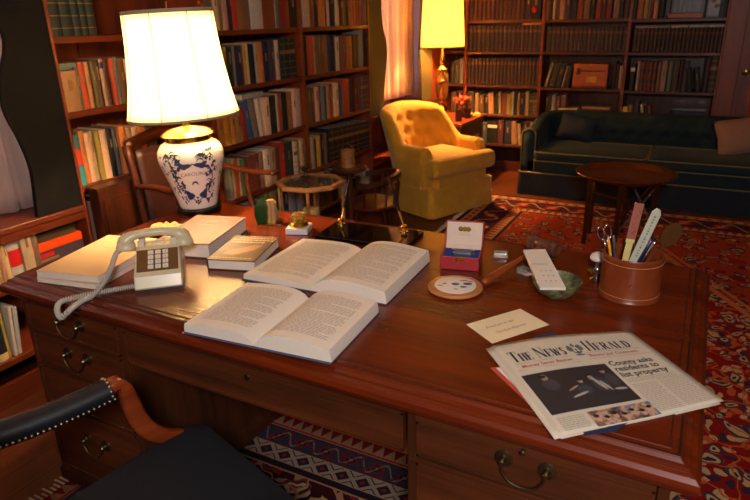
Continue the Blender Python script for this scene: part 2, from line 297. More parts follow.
 'far_A2': ('F', 1.435, [(0.342,0.0265,0.235,'orange','',0), (0.372,0.0235,0.225,'black','',0), (0.3989,0.0285,0.24,'creamy','',0), (0.4309,0.0295,0.23,'brown','',0), (0.4638,0.0434,0.24,'peach','',0), (0.5128,0.0434,0.23,'purple','',0), (0.5617,0.0474,0.235,'dbrown','w',0), (0.6176,0.0474,0.24,'redor','',0), (0.6745,0.0514,0.235,'tanbr','',0), (0.7344,0.0335,0.225,'black','',0), (0.7774,0.0414,0.24,'redor','',0), (0.8213,0.0384,0.225,'dred','',0), (0.8653,0.0454,0.24,'red','',0), (0.9232,0.0494,0.235,'tan','',0), (0.9771,0.0285,0.23,'dgreen','',0), (1.0101,0.0404,0.235,'brown','',0)]),
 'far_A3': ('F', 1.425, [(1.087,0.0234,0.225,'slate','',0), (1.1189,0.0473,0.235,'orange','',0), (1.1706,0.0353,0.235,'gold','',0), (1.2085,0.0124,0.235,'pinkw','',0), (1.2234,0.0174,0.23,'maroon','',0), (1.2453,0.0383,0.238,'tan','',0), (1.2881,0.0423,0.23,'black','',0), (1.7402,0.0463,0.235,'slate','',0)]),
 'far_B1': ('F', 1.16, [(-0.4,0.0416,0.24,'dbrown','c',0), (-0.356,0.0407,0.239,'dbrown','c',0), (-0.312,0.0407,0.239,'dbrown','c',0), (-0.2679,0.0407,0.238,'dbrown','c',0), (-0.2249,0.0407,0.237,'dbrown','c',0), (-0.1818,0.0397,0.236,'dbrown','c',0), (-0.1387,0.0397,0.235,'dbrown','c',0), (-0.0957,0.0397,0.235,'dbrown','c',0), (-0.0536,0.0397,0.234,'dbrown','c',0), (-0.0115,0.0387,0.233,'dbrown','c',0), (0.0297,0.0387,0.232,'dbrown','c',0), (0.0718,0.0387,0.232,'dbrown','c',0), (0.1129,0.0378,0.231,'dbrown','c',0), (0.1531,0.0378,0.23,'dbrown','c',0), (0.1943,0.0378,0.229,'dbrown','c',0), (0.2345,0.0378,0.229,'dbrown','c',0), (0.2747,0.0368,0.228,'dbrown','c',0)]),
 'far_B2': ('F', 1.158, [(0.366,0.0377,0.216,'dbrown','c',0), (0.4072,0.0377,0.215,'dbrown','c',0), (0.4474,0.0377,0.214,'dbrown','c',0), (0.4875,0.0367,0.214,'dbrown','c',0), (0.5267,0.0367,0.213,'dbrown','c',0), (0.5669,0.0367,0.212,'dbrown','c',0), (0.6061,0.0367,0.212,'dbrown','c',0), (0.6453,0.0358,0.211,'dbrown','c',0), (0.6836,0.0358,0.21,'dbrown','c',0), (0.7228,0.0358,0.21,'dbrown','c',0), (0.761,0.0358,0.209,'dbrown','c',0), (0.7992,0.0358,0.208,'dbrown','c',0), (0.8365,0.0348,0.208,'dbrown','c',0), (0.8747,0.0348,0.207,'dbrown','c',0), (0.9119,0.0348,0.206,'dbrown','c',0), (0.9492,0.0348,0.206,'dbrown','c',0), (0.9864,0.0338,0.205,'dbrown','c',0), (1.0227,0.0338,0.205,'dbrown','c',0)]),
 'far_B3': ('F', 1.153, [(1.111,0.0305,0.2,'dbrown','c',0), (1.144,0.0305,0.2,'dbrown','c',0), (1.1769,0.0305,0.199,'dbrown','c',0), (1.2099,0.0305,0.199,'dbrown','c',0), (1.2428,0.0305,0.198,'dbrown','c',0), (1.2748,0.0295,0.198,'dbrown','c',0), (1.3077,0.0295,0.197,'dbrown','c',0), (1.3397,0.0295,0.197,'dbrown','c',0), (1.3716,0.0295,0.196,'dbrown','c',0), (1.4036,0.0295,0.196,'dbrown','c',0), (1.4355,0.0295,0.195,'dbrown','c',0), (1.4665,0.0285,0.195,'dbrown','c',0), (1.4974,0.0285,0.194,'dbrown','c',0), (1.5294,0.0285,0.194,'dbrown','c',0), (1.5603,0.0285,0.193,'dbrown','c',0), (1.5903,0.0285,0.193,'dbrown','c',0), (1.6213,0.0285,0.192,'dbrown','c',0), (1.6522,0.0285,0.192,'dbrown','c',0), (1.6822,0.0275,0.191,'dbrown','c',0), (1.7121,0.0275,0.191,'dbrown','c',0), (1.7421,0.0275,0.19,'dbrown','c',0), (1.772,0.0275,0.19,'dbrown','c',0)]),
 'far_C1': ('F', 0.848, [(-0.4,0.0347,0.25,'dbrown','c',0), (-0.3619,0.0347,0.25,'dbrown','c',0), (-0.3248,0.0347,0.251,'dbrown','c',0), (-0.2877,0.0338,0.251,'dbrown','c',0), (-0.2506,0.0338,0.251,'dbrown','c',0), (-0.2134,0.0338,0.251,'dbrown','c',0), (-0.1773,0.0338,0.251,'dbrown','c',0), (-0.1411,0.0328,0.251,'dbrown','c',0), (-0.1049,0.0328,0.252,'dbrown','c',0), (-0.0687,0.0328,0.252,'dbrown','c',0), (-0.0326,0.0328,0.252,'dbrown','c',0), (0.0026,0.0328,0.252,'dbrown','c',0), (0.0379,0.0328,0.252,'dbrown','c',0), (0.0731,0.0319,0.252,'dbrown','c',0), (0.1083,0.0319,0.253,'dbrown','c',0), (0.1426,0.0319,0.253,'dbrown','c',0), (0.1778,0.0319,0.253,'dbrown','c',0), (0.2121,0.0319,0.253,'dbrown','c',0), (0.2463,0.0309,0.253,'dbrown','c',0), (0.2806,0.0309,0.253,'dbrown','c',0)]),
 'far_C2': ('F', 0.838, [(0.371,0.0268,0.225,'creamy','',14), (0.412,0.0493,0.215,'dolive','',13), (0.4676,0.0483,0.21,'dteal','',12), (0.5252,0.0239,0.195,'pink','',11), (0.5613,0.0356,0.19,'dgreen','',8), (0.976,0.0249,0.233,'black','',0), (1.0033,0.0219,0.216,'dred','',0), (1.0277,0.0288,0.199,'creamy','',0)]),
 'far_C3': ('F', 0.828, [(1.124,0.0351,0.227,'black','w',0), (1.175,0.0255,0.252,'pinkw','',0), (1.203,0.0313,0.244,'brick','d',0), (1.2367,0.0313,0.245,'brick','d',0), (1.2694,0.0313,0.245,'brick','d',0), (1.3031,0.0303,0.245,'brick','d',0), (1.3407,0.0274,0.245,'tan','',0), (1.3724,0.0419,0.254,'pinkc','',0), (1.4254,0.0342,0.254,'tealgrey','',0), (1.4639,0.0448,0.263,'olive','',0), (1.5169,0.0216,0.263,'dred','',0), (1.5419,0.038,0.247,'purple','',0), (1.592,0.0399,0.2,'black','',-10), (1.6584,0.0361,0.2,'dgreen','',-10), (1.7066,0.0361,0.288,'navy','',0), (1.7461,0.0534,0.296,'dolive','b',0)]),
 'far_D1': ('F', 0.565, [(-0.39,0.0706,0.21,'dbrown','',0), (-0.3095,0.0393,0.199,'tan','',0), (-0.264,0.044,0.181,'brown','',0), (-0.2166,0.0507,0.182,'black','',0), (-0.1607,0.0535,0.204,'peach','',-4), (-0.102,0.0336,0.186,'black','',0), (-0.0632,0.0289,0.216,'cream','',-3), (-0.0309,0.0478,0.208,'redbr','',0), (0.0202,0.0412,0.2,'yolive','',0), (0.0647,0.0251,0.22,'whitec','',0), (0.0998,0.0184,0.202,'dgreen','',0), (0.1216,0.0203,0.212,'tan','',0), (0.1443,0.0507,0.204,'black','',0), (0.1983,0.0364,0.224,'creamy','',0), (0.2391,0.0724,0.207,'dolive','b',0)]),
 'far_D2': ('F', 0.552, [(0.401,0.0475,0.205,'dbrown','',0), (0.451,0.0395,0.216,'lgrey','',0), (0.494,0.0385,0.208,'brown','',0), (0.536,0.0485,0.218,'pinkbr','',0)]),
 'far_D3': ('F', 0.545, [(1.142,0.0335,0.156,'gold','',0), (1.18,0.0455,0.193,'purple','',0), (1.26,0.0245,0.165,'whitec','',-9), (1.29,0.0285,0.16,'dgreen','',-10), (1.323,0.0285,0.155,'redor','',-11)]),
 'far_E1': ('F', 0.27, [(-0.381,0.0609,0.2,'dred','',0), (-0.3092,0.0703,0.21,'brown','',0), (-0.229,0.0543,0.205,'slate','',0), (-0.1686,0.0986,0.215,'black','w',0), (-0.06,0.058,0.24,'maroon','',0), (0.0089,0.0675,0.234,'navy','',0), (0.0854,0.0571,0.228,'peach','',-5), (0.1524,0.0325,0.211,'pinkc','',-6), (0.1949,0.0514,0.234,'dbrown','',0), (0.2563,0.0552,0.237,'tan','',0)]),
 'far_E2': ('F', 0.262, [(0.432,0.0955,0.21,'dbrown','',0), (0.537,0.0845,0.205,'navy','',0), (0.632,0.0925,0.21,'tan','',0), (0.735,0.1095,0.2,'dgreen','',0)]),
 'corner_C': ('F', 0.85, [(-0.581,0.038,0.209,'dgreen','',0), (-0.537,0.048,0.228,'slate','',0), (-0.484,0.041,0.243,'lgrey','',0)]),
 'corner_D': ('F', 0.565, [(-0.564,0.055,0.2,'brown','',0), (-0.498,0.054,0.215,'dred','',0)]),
}
# ------------------------------------------------------------------ bookcases
def bookcase(label, x0, y0, x1, y1, shelves, face, top=2.35, kick=0.10, bm=None):
    """unit filling the box; face 'x' opens toward +x, 'y' opens toward -y"""
    t = thing('bookcase', label, 'bookcase', (x0, y0, 0), 0, 'built-in bookcase units')
    wx, wy = x1-x0, y1-y0; th = 0.014; st = 0.027
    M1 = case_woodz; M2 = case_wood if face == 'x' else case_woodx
    if face == 'x':
        MB().box(0, 0, 0, wx, th, top).build('side_panel', M1, t, bevel=0.002)
        MB().box(0, wy-th, 0, wx, wy, top).build('side_panel', M1, t, bevel=0.002)
        b = MB(); k = 0; yy = th
        while yy < wy-th-0.001:
            y2 = min(yy+0.16, wy-th); b.box(0.004, yy+0.003, 0, 0.018, y2-0.003, top); b.box(0.004, yy, 0, 0.012, y2, top); yy = y2
        b.build('back_panel', M1, t)
        for z in shelves: MB().box(0.018, th, z-st, wx-0.003, wy-th, z).build('shelf', M2, t, bevel=0.003)
        MB().box(wx-0.03, th, 0, wx-0.012, wy-th, kick).build('toe_board', M2, t)
    else:
        MB().box(0, 0, 0, th, wy, top).build('side_panel', M1, t, bevel=0.002)
        MB().box(wx-th, 0, 0, wx, wy, top).build('side_panel', M1, t, bevel=0.002)
        b = MB(); yy = th
        while yy < wx-th-0.001:
            y2 = min(yy+0.16, wx-th); b.box(yy+0.003, wy-0.018, 0, y2-0.003, wy-0.004, top); b.box(yy, wy-0.012, 0, y2, wy-0.004, top); yy = y2
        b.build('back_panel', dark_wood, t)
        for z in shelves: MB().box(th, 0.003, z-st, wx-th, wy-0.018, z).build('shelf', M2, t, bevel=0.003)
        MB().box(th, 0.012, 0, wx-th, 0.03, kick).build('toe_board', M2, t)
    return t
LS = [0.203, 0.503, 0.82, 1.138, 1.44, 1.76, 2.06]
bookcase('left wall bookcase beside the dark shutter board, holding green volumes up high', -0.90, 0.765, -0.60, 1.655, LS, 'x')
bookcase('left wall bookcase in the middle, partly behind the white lampshade', -0.90, 1.655, -0.60, 2.545, LS, 'x')
bookcase('left wall bookcase nearest the yellow armchair and the second window', -0.90, 2.545, -0.60, 3.455, LS, 'x')
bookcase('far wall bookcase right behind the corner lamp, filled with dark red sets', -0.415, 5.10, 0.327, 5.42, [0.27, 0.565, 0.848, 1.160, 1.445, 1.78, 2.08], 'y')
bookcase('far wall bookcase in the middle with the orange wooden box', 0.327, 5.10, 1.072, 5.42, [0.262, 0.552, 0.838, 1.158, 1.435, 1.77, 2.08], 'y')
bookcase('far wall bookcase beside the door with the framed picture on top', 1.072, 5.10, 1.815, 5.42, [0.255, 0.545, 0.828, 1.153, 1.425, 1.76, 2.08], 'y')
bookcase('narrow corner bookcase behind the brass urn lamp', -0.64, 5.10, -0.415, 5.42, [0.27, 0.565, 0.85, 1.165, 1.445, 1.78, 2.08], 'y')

# ------------------------------------------------------------------ books
PAL = dict(dteal=(30, 47, 44), tan=(196, 142, 92), taupe=(118, 92, 70), redor=(188, 62, 28), peach=(222, 156, 104), olive=(112, 96, 46), dbrown=(66, 40, 26),
 pink=(206, 150, 128), tealgrey=(112, 132, 122), brown=(112, 66, 36), cream=(206, 170, 126), green=(84, 112, 62), dred=(96, 22, 18), navy=(34, 38, 66), teal=(52, 138, 140),
 orange=(214, 122, 46), pinkc=(216, 172, 140), yolive=(170, 146, 52), black=(30, 26, 25), slate=(84, 88, 98), dgreen=(34, 58, 44), gold=(212, 158, 56), tanbr=(160, 104, 58),
 red=(178, 34, 28), lgrey=(176, 168, 160), brick=(156, 66, 32), ggreen=(92, 112, 96), grey=(132, 126, 118), purple=(84, 62, 78), pinkw=(212, 180, 160), blue=(44, 88, 148),
 whitec=(224, 204, 178), redbr=(146, 62, 42), maroon=(122, 50, 42), pinkbr=(164, 112, 90), lilac=(146, 140, 160), dolive=(72, 62, 30), creamy=(222, 186, 122), yellow=(206, 176, 68), pinkbr2=(160, 110, 90))
WORD = dict(dteal='dark teal', redor='orange-red', dbrown='dark brown', tealgrey='grey-teal', dred='dark red', pinkc='pinkish cream', yolive='mustard olive', dgreen='dark green',
 tanbr='tan brown', lgrey='light grey', ggreen='grey-green', pinkw='pinkish white', whitec='off-white', redbr='red-brown', pinkbr='pink-brown', dolive='dark olive', creamy='yellowish cream')
def bmat(k, i=0, far=False):
    c = PAL[k]; j = (1+(i % 3-1)*0.09)*(0.70 if far else 0.90); g = sum(c)/3; c = tuple(v*0.88+g*0.12 for v in c)  # far-wall covers take a darker multiple of the same palette
    return plain('cover_%s_%d%s' % (k, i % 3, '_far_dark' if far else ''), tuple(min(255, v*j) for v in c), 0.55, 0, 0.18, 45)
gilt = plain('gilt_lettering', (132, 98, 50), 0.5, 0.3, 0.15)
ROWNAME = {'left_A1': "upper shelf of the bookcase by the shutter board", 'left_B1': "second shelf of the bookcase by the shutter board", 'left_C1': "third shelf of the bookcase by the shutter board", 'left_D1': "fourth shelf of the bookcase by the shutter board",
 'left_A2': "top visible shelf of the bookcase behind the lampshade", 'left_B2': "second shelf of the bookcase behind the lampshade", 'left_C2': "third shelf of the bookcase behind the lampshade", 'left_D2': "fourth shelf of the bookcase behind the lampshade", 'left_E2': "bottom shelf of the bookcase behind the lampshade",
 'left_A3': "top visible shelf of the bookcase left of the armchair", 'left_B3': "second shelf of the bookcase left of the armchair", 'left_C3': "third shelf of the bookcase left of the armchair", 'left_D3': "fourth shelf of the bookcase left of the armchair", 'left_E3': "bottom shelf of the bookcase left of the armchair",
 'bench_D': "upper shelf under the left window seat", 'bench_E': "lower shelf under the left window seat",
 'far_A1': "top visible shelf right of the corner lamp", 'far_A2': "top visible shelf of the middle far bookcase", 'far_A3': "top visible shelf of the far bookcase by the door",
 'far_C2': "orange box shelf of the middle far bookcase", 'far_C3': "third shelf of the far bookcase by the door", 'far_D1': "fourth shelf right of the corner lamp", 'far_D2': "shelf just above the sofa, middle far bookcase",
 'far_D3': "shelf just above the sofa beside the door", 'far_E1': "bottom shelf right of the corner table", 'corner_C': "narrow corner shelf behind the brass lamp", 'corner_D': "lower corner shelf behind the brass lamp"}
ORD = ['first', 'second', 'third', 'fourth', 'fifth', 'sixth', 'seventh', 'eighth', 'ninth', 'tenth', 'eleventh', 'twelfth', 'thirteenth', 'fourteenth', 'fifteenth', 'sixteenth', 'seventeenth', 'eighteenth', 'nineteenth', 'twentieth', 'twenty-first', 'twenty-second', 'twenty-third']
def book_mb(w, h, d, style, mb=None, M=None):
    """spine faces +x, width along y, origin at spine bottom corner; slots cover, pages, marks, second mark"""
    b = mb or MB(); cv = 0.0022 if w > 0.012 else 0.0015
    b.box(-d, cv, 0.004, -0.004, w-cv, h-0.004, 1, M)                # page block
    b.box(-d-0.003, 0, 0, -0.002, cv, h, 0, M); b.box(-d-0.003, w-cv, 0, -0.002, w, h, 0, M)
    n = 4; rr = min(0.006, w*0.22)
    prof = [(-0.002, 0.0)]+[(-0.002+rr*sin(pi*i/n), w*(i/n)) for i in range(1, n)]+[(-0.002, w)]
    bands = {'': [], 'b': [(0.10, 0.115, 2), (0.26, 0.275, 2), (0.42, 0.435, 2), (0.62, 0.72, 2), (0.86, 0.875, 2)], 'c': [(0.74, 0.84, 2), (0.10, 0.115, 2)],
             't': [(0.80, 0.93, 3)], 'm': [(0.0, 0.38, 2), (0.40, 0.72, 3)], 'g': [(0.75, 0.80, 2)], 'r': [(0.30, 0.62, 3)], 'k': [(0.12, 0.72, 3)], 'w': [(0.72, 0.86, 3)], 'd': [(0.28, 0.38, 3), (0.66, 0.74, 3)]}[style]
    zs = sorted({0.0, 1.0} | {x for a in bands for x in a[:2]})
    for i in range(len(zs)-1):
        z0, z1 = zs[i]*h, zs[i+1]*h; mid = (zs[i]+zs[i+1])/2; mi = 0
        for a in bands:
            if a[0] < mid < a[1]: mi = a[2]
        raised = 0.0012 if (style == 'b' and mi == 2 and z1-z0 < 0.02*h*1.2) else 0.0
        vs = [(x+raised, y, z) for z in (z0, z1) for x, y in prof]; k = len(prof)
        b.add(vs, [(j, j+1, k+j+1, k+j) for j in range(k-1)], mi, M)
    b.add([(x, y, z) for z in (0.0, h) for x, y in [(-0.0035, 0.0)]+prof+[(-0.0035, w)]], [tuple(range(len(prof)+2)), tuple(range(len(prof)+2, 2*len(prof)+4))], 0, M)
    if style == '' and w > 0.014 and random.random() < 0.55:                                       # title lettering as short bars
        y0, y1 = w*0.38, w*0.62; zz = h*random.uniform(0.5, 0.62); L = h*random.uniform(0.16, 0.3)
        b.box(-0.002+rr*0.9, y0, zz, -0.0015+rr*1.02, y1, zz+L, 2, M)
    return b
MARK = {'b': 'gilt', 'c': (150, 96, 52), '': None, 'g': 'gilt'}
def book_mats(col, style, i, far=False):
    m0 = bmat(col, i, far); m2 = gilt; m3 = plain('label_cream', (222, 206, 180), 0.7)
    if style == 'c': m2 = plain('label_umber', (92, 56, 32), 0.6)
    if style == '': 
        dark = sum(PAL[col]) < 330
        m2 = plain('title_light', (140, 108, 70), 0.6) if dark else plain('title_dark', (130, 92, 66), 0.6)
    if style == 'm': m2 = plain('label_teal', (48, 140, 150), 0.55); m3 = plain('label_red', (196, 50, 34), 0.55)
    if style == 'r': m3 = plain('label_scarlet', (200, 24, 22), 0.5)
    if style == 'k' or style == 'd': m3 = plain('label_black', (36, 40, 44), 0.5)
    if style == 't': m3 = plain('label_navy', (54, 54, 96), 0.5) if col in ('lgrey', 'blue', 'pink') else m3
    return [m0, page_edge, m2, m3]
BGROUP = 'books standing on the shelves'
STUFF = ('far_B1', 'far_B2', 'far_B3', 'far_C1', 'far_E2')
stuff_mb = MB()
bi = 0
for key, (wall, z, items) in ROWS.items():
    for i, (u, w, h, col, st, lean) in enumerate(items):
        bi += 1
        d = 0.15+0.03*((i*7) % 3)/2
        off = 0.0 if st in ('b', 'c') else -0.012*((i*5) % 4)/3
        la = radians(lean)
        if key in STUFF:
            Mx = Matrix.Translation((u, 5.118, z+0.001)) @ Matrix.Rotation(-pi/2, 4, 'Z')
            book_mb(w, h, 0.16, st, stuff_mb, Mx); continue
        b = book_mb(w-0.0006, h, d, st)
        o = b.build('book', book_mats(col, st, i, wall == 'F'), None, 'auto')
        # lean tilts within the shelf plane, pivoting on a bottom edge
        piv = w if lean > 0 else 0.0
        if wall == 'L':
            R = Matrix.Translation((-0.612+off, u, z+0.0005)) @ Matrix.Translation((0, piv, 0)) @ Matrix.Rotation(-la, 4, 'X') @ Matrix.Translation((0, -piv, 0))
        else:
            R = Matrix.Translation((u, 5.112-off, z+0.0005)) @ Matrix.Rotation(-pi/2, 4, 'Z') @ Matrix.Translation((0, w, 0))
            R = Matrix.Translation((u, 5.112-off, z+0.0005)) @ Matrix.Rotation(-pi/2, 4, 'Z')
            R = R @ Matrix.Translation((0, piv, 0)) @ Matrix.Rotation(-la, 4, 'X') @ Matrix.Translation((0, -piv, 0))
        if wall == 'F':
            # mirror so that the row still grows toward +x after the quarter turn
            R = Matrix.Translation((u, 5.112-off, z+0.0005)) @ Matrix.Rotation(-pi/2, 4, 'Z')
            R = R @ Matrix.Translation((0, piv, 0)) @ Matrix.Rotation(-la, 4, 'X') @ Matrix.Translation((0, -piv, 0))
        if lean: R = Matrix.Translation((0, 0, 0.0)) @ R
        o.matrix_world = R
        nm = WORD.get(col, col); leant = 'leaning ' if abs(lean) > 3 else ''
        tag(o, '%s%s book, %s from left, %s' % (leant, nm, ORD[i], ROWNAME[key]), 'book', BGROUP)
tag(stuff_mb.build('law_volumes', [plain('volume_brown', (46, 27, 19), 0.5, 0, 0.2), page_edge, plain('label_umber', (92, 56, 32), 0.6), gilt], None, 'auto'),
    'long matching rows of dark brown volumes with tan labels on the far shelves', 'books', None, 'stuff')

# flat lying books
def flat_book(w, d, t, col, label, loc, rotz=0, group=None, coverm=None, marks=None, name='book', parts=False):
    """lying on its side, spine along x at y=0 side"""
    if not parts:
        b = MB(); b.box(0, 0, 0, w, d, 0.002, 0).box(0, 0, t-0.002, w, d, t, 0).box(0, 0, 0.001, w, 0.003, t-0.001, 0).box(0.003, 0.004, 0.002, w-0.003, d-0.004, t-0.002, 1)
        if marks: marks(b)
        o = b.build(name, [coverm or bmat(col, 1), page_edge, plain('title_light', (140, 108, 70), 0.6), plain('label_scarlet', (200, 24, 22), 0.5)], None, loc=loc, rotz=rotz)
        return tag(o, label, 'book', group)
R90 = pi/2
# stack under the left window seat (spines face the room)
for t, col, lab, zz in ((0.032, 'dteal', 'dark teal book lying at the bottom of the stack under the window seat', 0), (0.052, 'purple', 'dark purple book with white title lying below the orange one', 0.0325), (0.034, 'redor', 'bright orange-red book lying in the stack under the window seat', 0.085), (0.036, 'dolive', 'brown book on top of the stack under the window seat', 0.1195)):
    cm = plain('cover_bright_orange', (236, 74, 16), 0.45) if col == 'redor' else None
    mk = (lambda b: b.box(0.03, -0.0006, 0.008, 0.125, 0.0002, 0.02, 2).box(0.03, -0.0006, 0.026, 0.105, 0.0002, 0.044, 3)) if col == 'purple' else None
    flat_book(0.25 if col != 'dolive' else 0.21, 0.17, t, col, lab, (-0.617-(0.02 if col == 'dolive' else 0), 0.490+(0.03 if col == 'dolive' else 0), 0.504+zz), R90, 'stack under the window seat', cm, mk)
flat_book(0.13, 0.15, 0.028, 'tealgrey', 'grey-teal book lying on top of the wide tan book by the shutter board', (-0.63, 0.775, 1.307), R90)
flat_book(0.2, 0.14, 0.03, 'lgrey', 'pale book lying flat on the blue and grey books behind the lampshade', (-0.625, 1.93, 1.056), R90)
flat_book(0.19, 0.16, 0.062, 'dbrown', 'thick dark brown book lying flat under the pale tan one above the sofa', (0.51, 5.115, 0.553))
flat_book(0.17, 0.15, 0.034, 'creamy', 'pale tan book lying flat just above the sofa back, left of the flat stack', (0.52, 5.115, 0.6155))
flat_book(0.28, 0.16, 0.066, 'slate', 'grey-blue book lying under the red one above the sofa', (0.715, 5.115, 0.553), 0, 'flat stack above the sofa')
flat_book(0.27, 0.16, 0.03, 'dred', 'dark red book in the middle of the flat stack above the sofa', (0.72, 5.117, 0.6195), 0, 'flat stack above the sofa')
flat_book(0.25, 0.16, 0.02, 'tan', 'tan book on top of the flat stack above the sofa', (0.73, 5.119, 0.650), 0, 'flat stack above the sofa')
for i, (x0, w_) in enumerate(((1.12, 0.27), (1.40, 0.13), (1.54, 0.135), (1.68, 0.12))):
    z0 = 1.153+0.197; flat_book(w_, 0.14, 0.022, 'lgrey' if i else 'grey', 'pale grey booklet lying on the dark volumes, %s from left, beside the door' % ORD[i], (x0, 5.118, z0), 0, 'booklets lying on the dark volumes')
flat_book(0.18, 0.14, 0.018, 'orange', 'orange-brown booklet lying on the dark volumes beside the red ball', (0.13, 5.118, 1.16+0.235), 0)

# ------------------------------------------------------------------ window seats, curtains, scalloped boards
def window_seat(y0, y1, label, shelves, ends):
    t = thing('window_seat', label, 'window seat', (XL, y0, 0))
    L = y1-y0; D = -0.6-XL
    MB().box(0.002, 0, 0.716, D+0.008, L, 0.742).build('seat_board', case_wood, t, bevel=0.004)
    MB().box(D-0.02, 0.0, 0.68, D, L, 0.716).build('rail', case_wood, t)
    MB().box(0.002, 0, 0, 0.02, L, 0.716).build('back_panel', case_woodz, t)
    for z in shelves: MB().box(0.02, 0.001, z-0.028, D-0.002, L-0.001, z).build('shelf', case_wood, t, bevel=0.003)
    MB().box(D-0.03, 0, 0, D-0.012, L, 0.1).build('toe_board', case_wood, t)
    for e in ends: MB().box(0.02, e-y0, 0, D-0.001, e-y0+0.02, 0.716).build('side_panel', case_woodz, t)
window_seat(-1.2, 0.764, 'wooden window seat with book shelves beneath, under the left window', [0.203, 0.503], [-1.2, -0.30])
window_seat(3.457, 5.09, 'wooden window seat behind the yellow armchair', [0.36], [3.457, 5.07])
def scallop(y0, y1, edge, name, label, flip):
    """tall board with one wavy edge; edge = [(y,z)...]"""
    b = MB(); pts = edge+[(y1, edge[-1][1]), (y1, edge[0][1])]
    if flip: pts = pts[::-1]
    l0 = [(-0.624, y, z) for y, z in pts]; l1 = [(-0.602, y, z) for y, z in pts]
    b.loft([l0, l1])
    return b
def smooth_pts(pts, n=6):
    out = []
    for i in range(len(pts)-1):
        p0 = pts[max(i-1, 0)]; p1 = pts[i]; p2 = pts[i+1]; p3 = pts[min(i+2, len(pts)-1)]
        for k in range(n):
            t = k/n
            out.append(tuple(0.5*((2*b_)+(-a_+c_)*t+(2*a_-5*b_+4*c_-d_)*t*t+(-a_+3*b_-3*c_+d_)*t**3) for a_, b_, c_, d_ in zip(p0, p1, p2, p3)))
    out.append(tuple(pts[-1])); return out
e1 = smooth_pts([(0.55, 0.743), (0.556, 0.80), (0.568, 0.94), (0.548, 1.06), (0.515, 1.18), (0.525, 1.29), (0.572, 1.41), (0.568, 1.49), (0.50, 1.62), (0.42, 1.75), (0.40, 1.9), (0.3, 2.05), (0.3, 2.34)])
tag(scallop(0, 0.763, e1, 's', '', False).build('shutter_board', shutter), 'tall charcoal board with a wavy edge beside the left curtain', 'board')
o2 = green_wall
e2 = smooth_pts([(3.66, 0.743), (3.685, 0.80), (3.70, 0.95), (3.72, 1.05), (3.755, 1.2), (3.74, 1.32), (3.69, 1.42), (3.67, 1.6), (3.72, 1.8), (3.8, 2.0), (3.8, 2.34)])
b = MB(); pts = e2+[(3.457, 2.34), (3.457, 0.743)]
b.loft([[(-0.624, y, z) for y, z in pts], [(-0.602, y, z) for y, z in pts]])
tag(b.build('wall_board', green_wall), 'olive green board with a wavy edge between bookcase and second curtain', 'board')
e3 = smooth_pts([(4.46, 0.743), (4.45, 0.9), (4.44, 1.05), (4.42, 1.2), (4.44, 1.35), (4.47, 1.5), (4.46, 1.7), (4.4, 2.0), (4.4, 2.34)])
pts = e3+[(4.69, 2.34), (4.69, 0.743)]
b = MB(); b.loft([[(-0.624, y, z) for y, z in pts], [(-0.602, y, z) for y, z in pts]])
tag(b.build('wall_board', green_wall), 'olive green board behind the brass lamp, right of the curtain', 'board')
struct(MB().box(-0.97, 4.69, 0.743, -0.60, 4.71, H-0.01).box(-0.97, 4.69, 2.34, -0.605, 5.09, H-0.01).box(-0.64, 4.71, 0.743, -0.62, 5.09, 2.34).build('wall_corner', case_woodz))
struct(MB().box(-0.97, -2.29, 2.345, -0.59, 4.69, H-0.005).build('trim_2', case_wood))

def curtain(y0, y1, z0, z1, x, amp, waves, mat, label):
    def fn(u, v):
        y = y0+(y1-y0)*u; ph = u*waves*2*pi
        a = amp*(0.75+0.25*sin(3.1*u*waves+1))*(0.8+0.25*v)
        return (x+a*sin(ph)+0.004*sin(ph*2.3+v*3), y+0.012*sin(ph*0.7+v*4)*(1-v), z0+(z1-z0)*v)
    o = MB().grid(fn, waves*14, 22).build('curtain', mat, None, True, solid=0.002)
    return tag(o, label, 'curtain')
def cloth(name, c):
    n = NT(name, 0.9); n.base(n.mix(n.noise(n.obj((60, 60, 4)), 2, 3), tuple(v*0.9 for v in s2l(c)), s2l(c)))
    n.b.inputs['Sheen Weight'].default_value = 0.3
    tr = n.node('ShaderNodeBsdfTranslucent'); tr.inputs[0].default_value = s2l(c)+(1,)
    mx = n.node('ShaderNodeMixShader'); mx.inputs[0].default_value = 0.5
    n.t.links.new(n.b.outputs[0], mx.inputs[1]); n.t.links.new(tr.outputs[0], mx.inputs[2])
    n.t.links.new(mx.outputs[0], n.t.nodes['Material Output'].inputs[0]); return n.mat
curtain(-1.1, 0.70, 0.745, 2.3, -0.78, 0.022, 22, cloth('curtain_grey', (222, 196, 182)), 'pale pleated curtain behind the charcoal shutter board')
curtain(3.55, 4.62, 0.80, 2.3, -0.76, 0.028, 11, cloth('curtain_peach', (226, 190, 156)), 'pleated cream curtain glowing peach behind the yellow armchair')

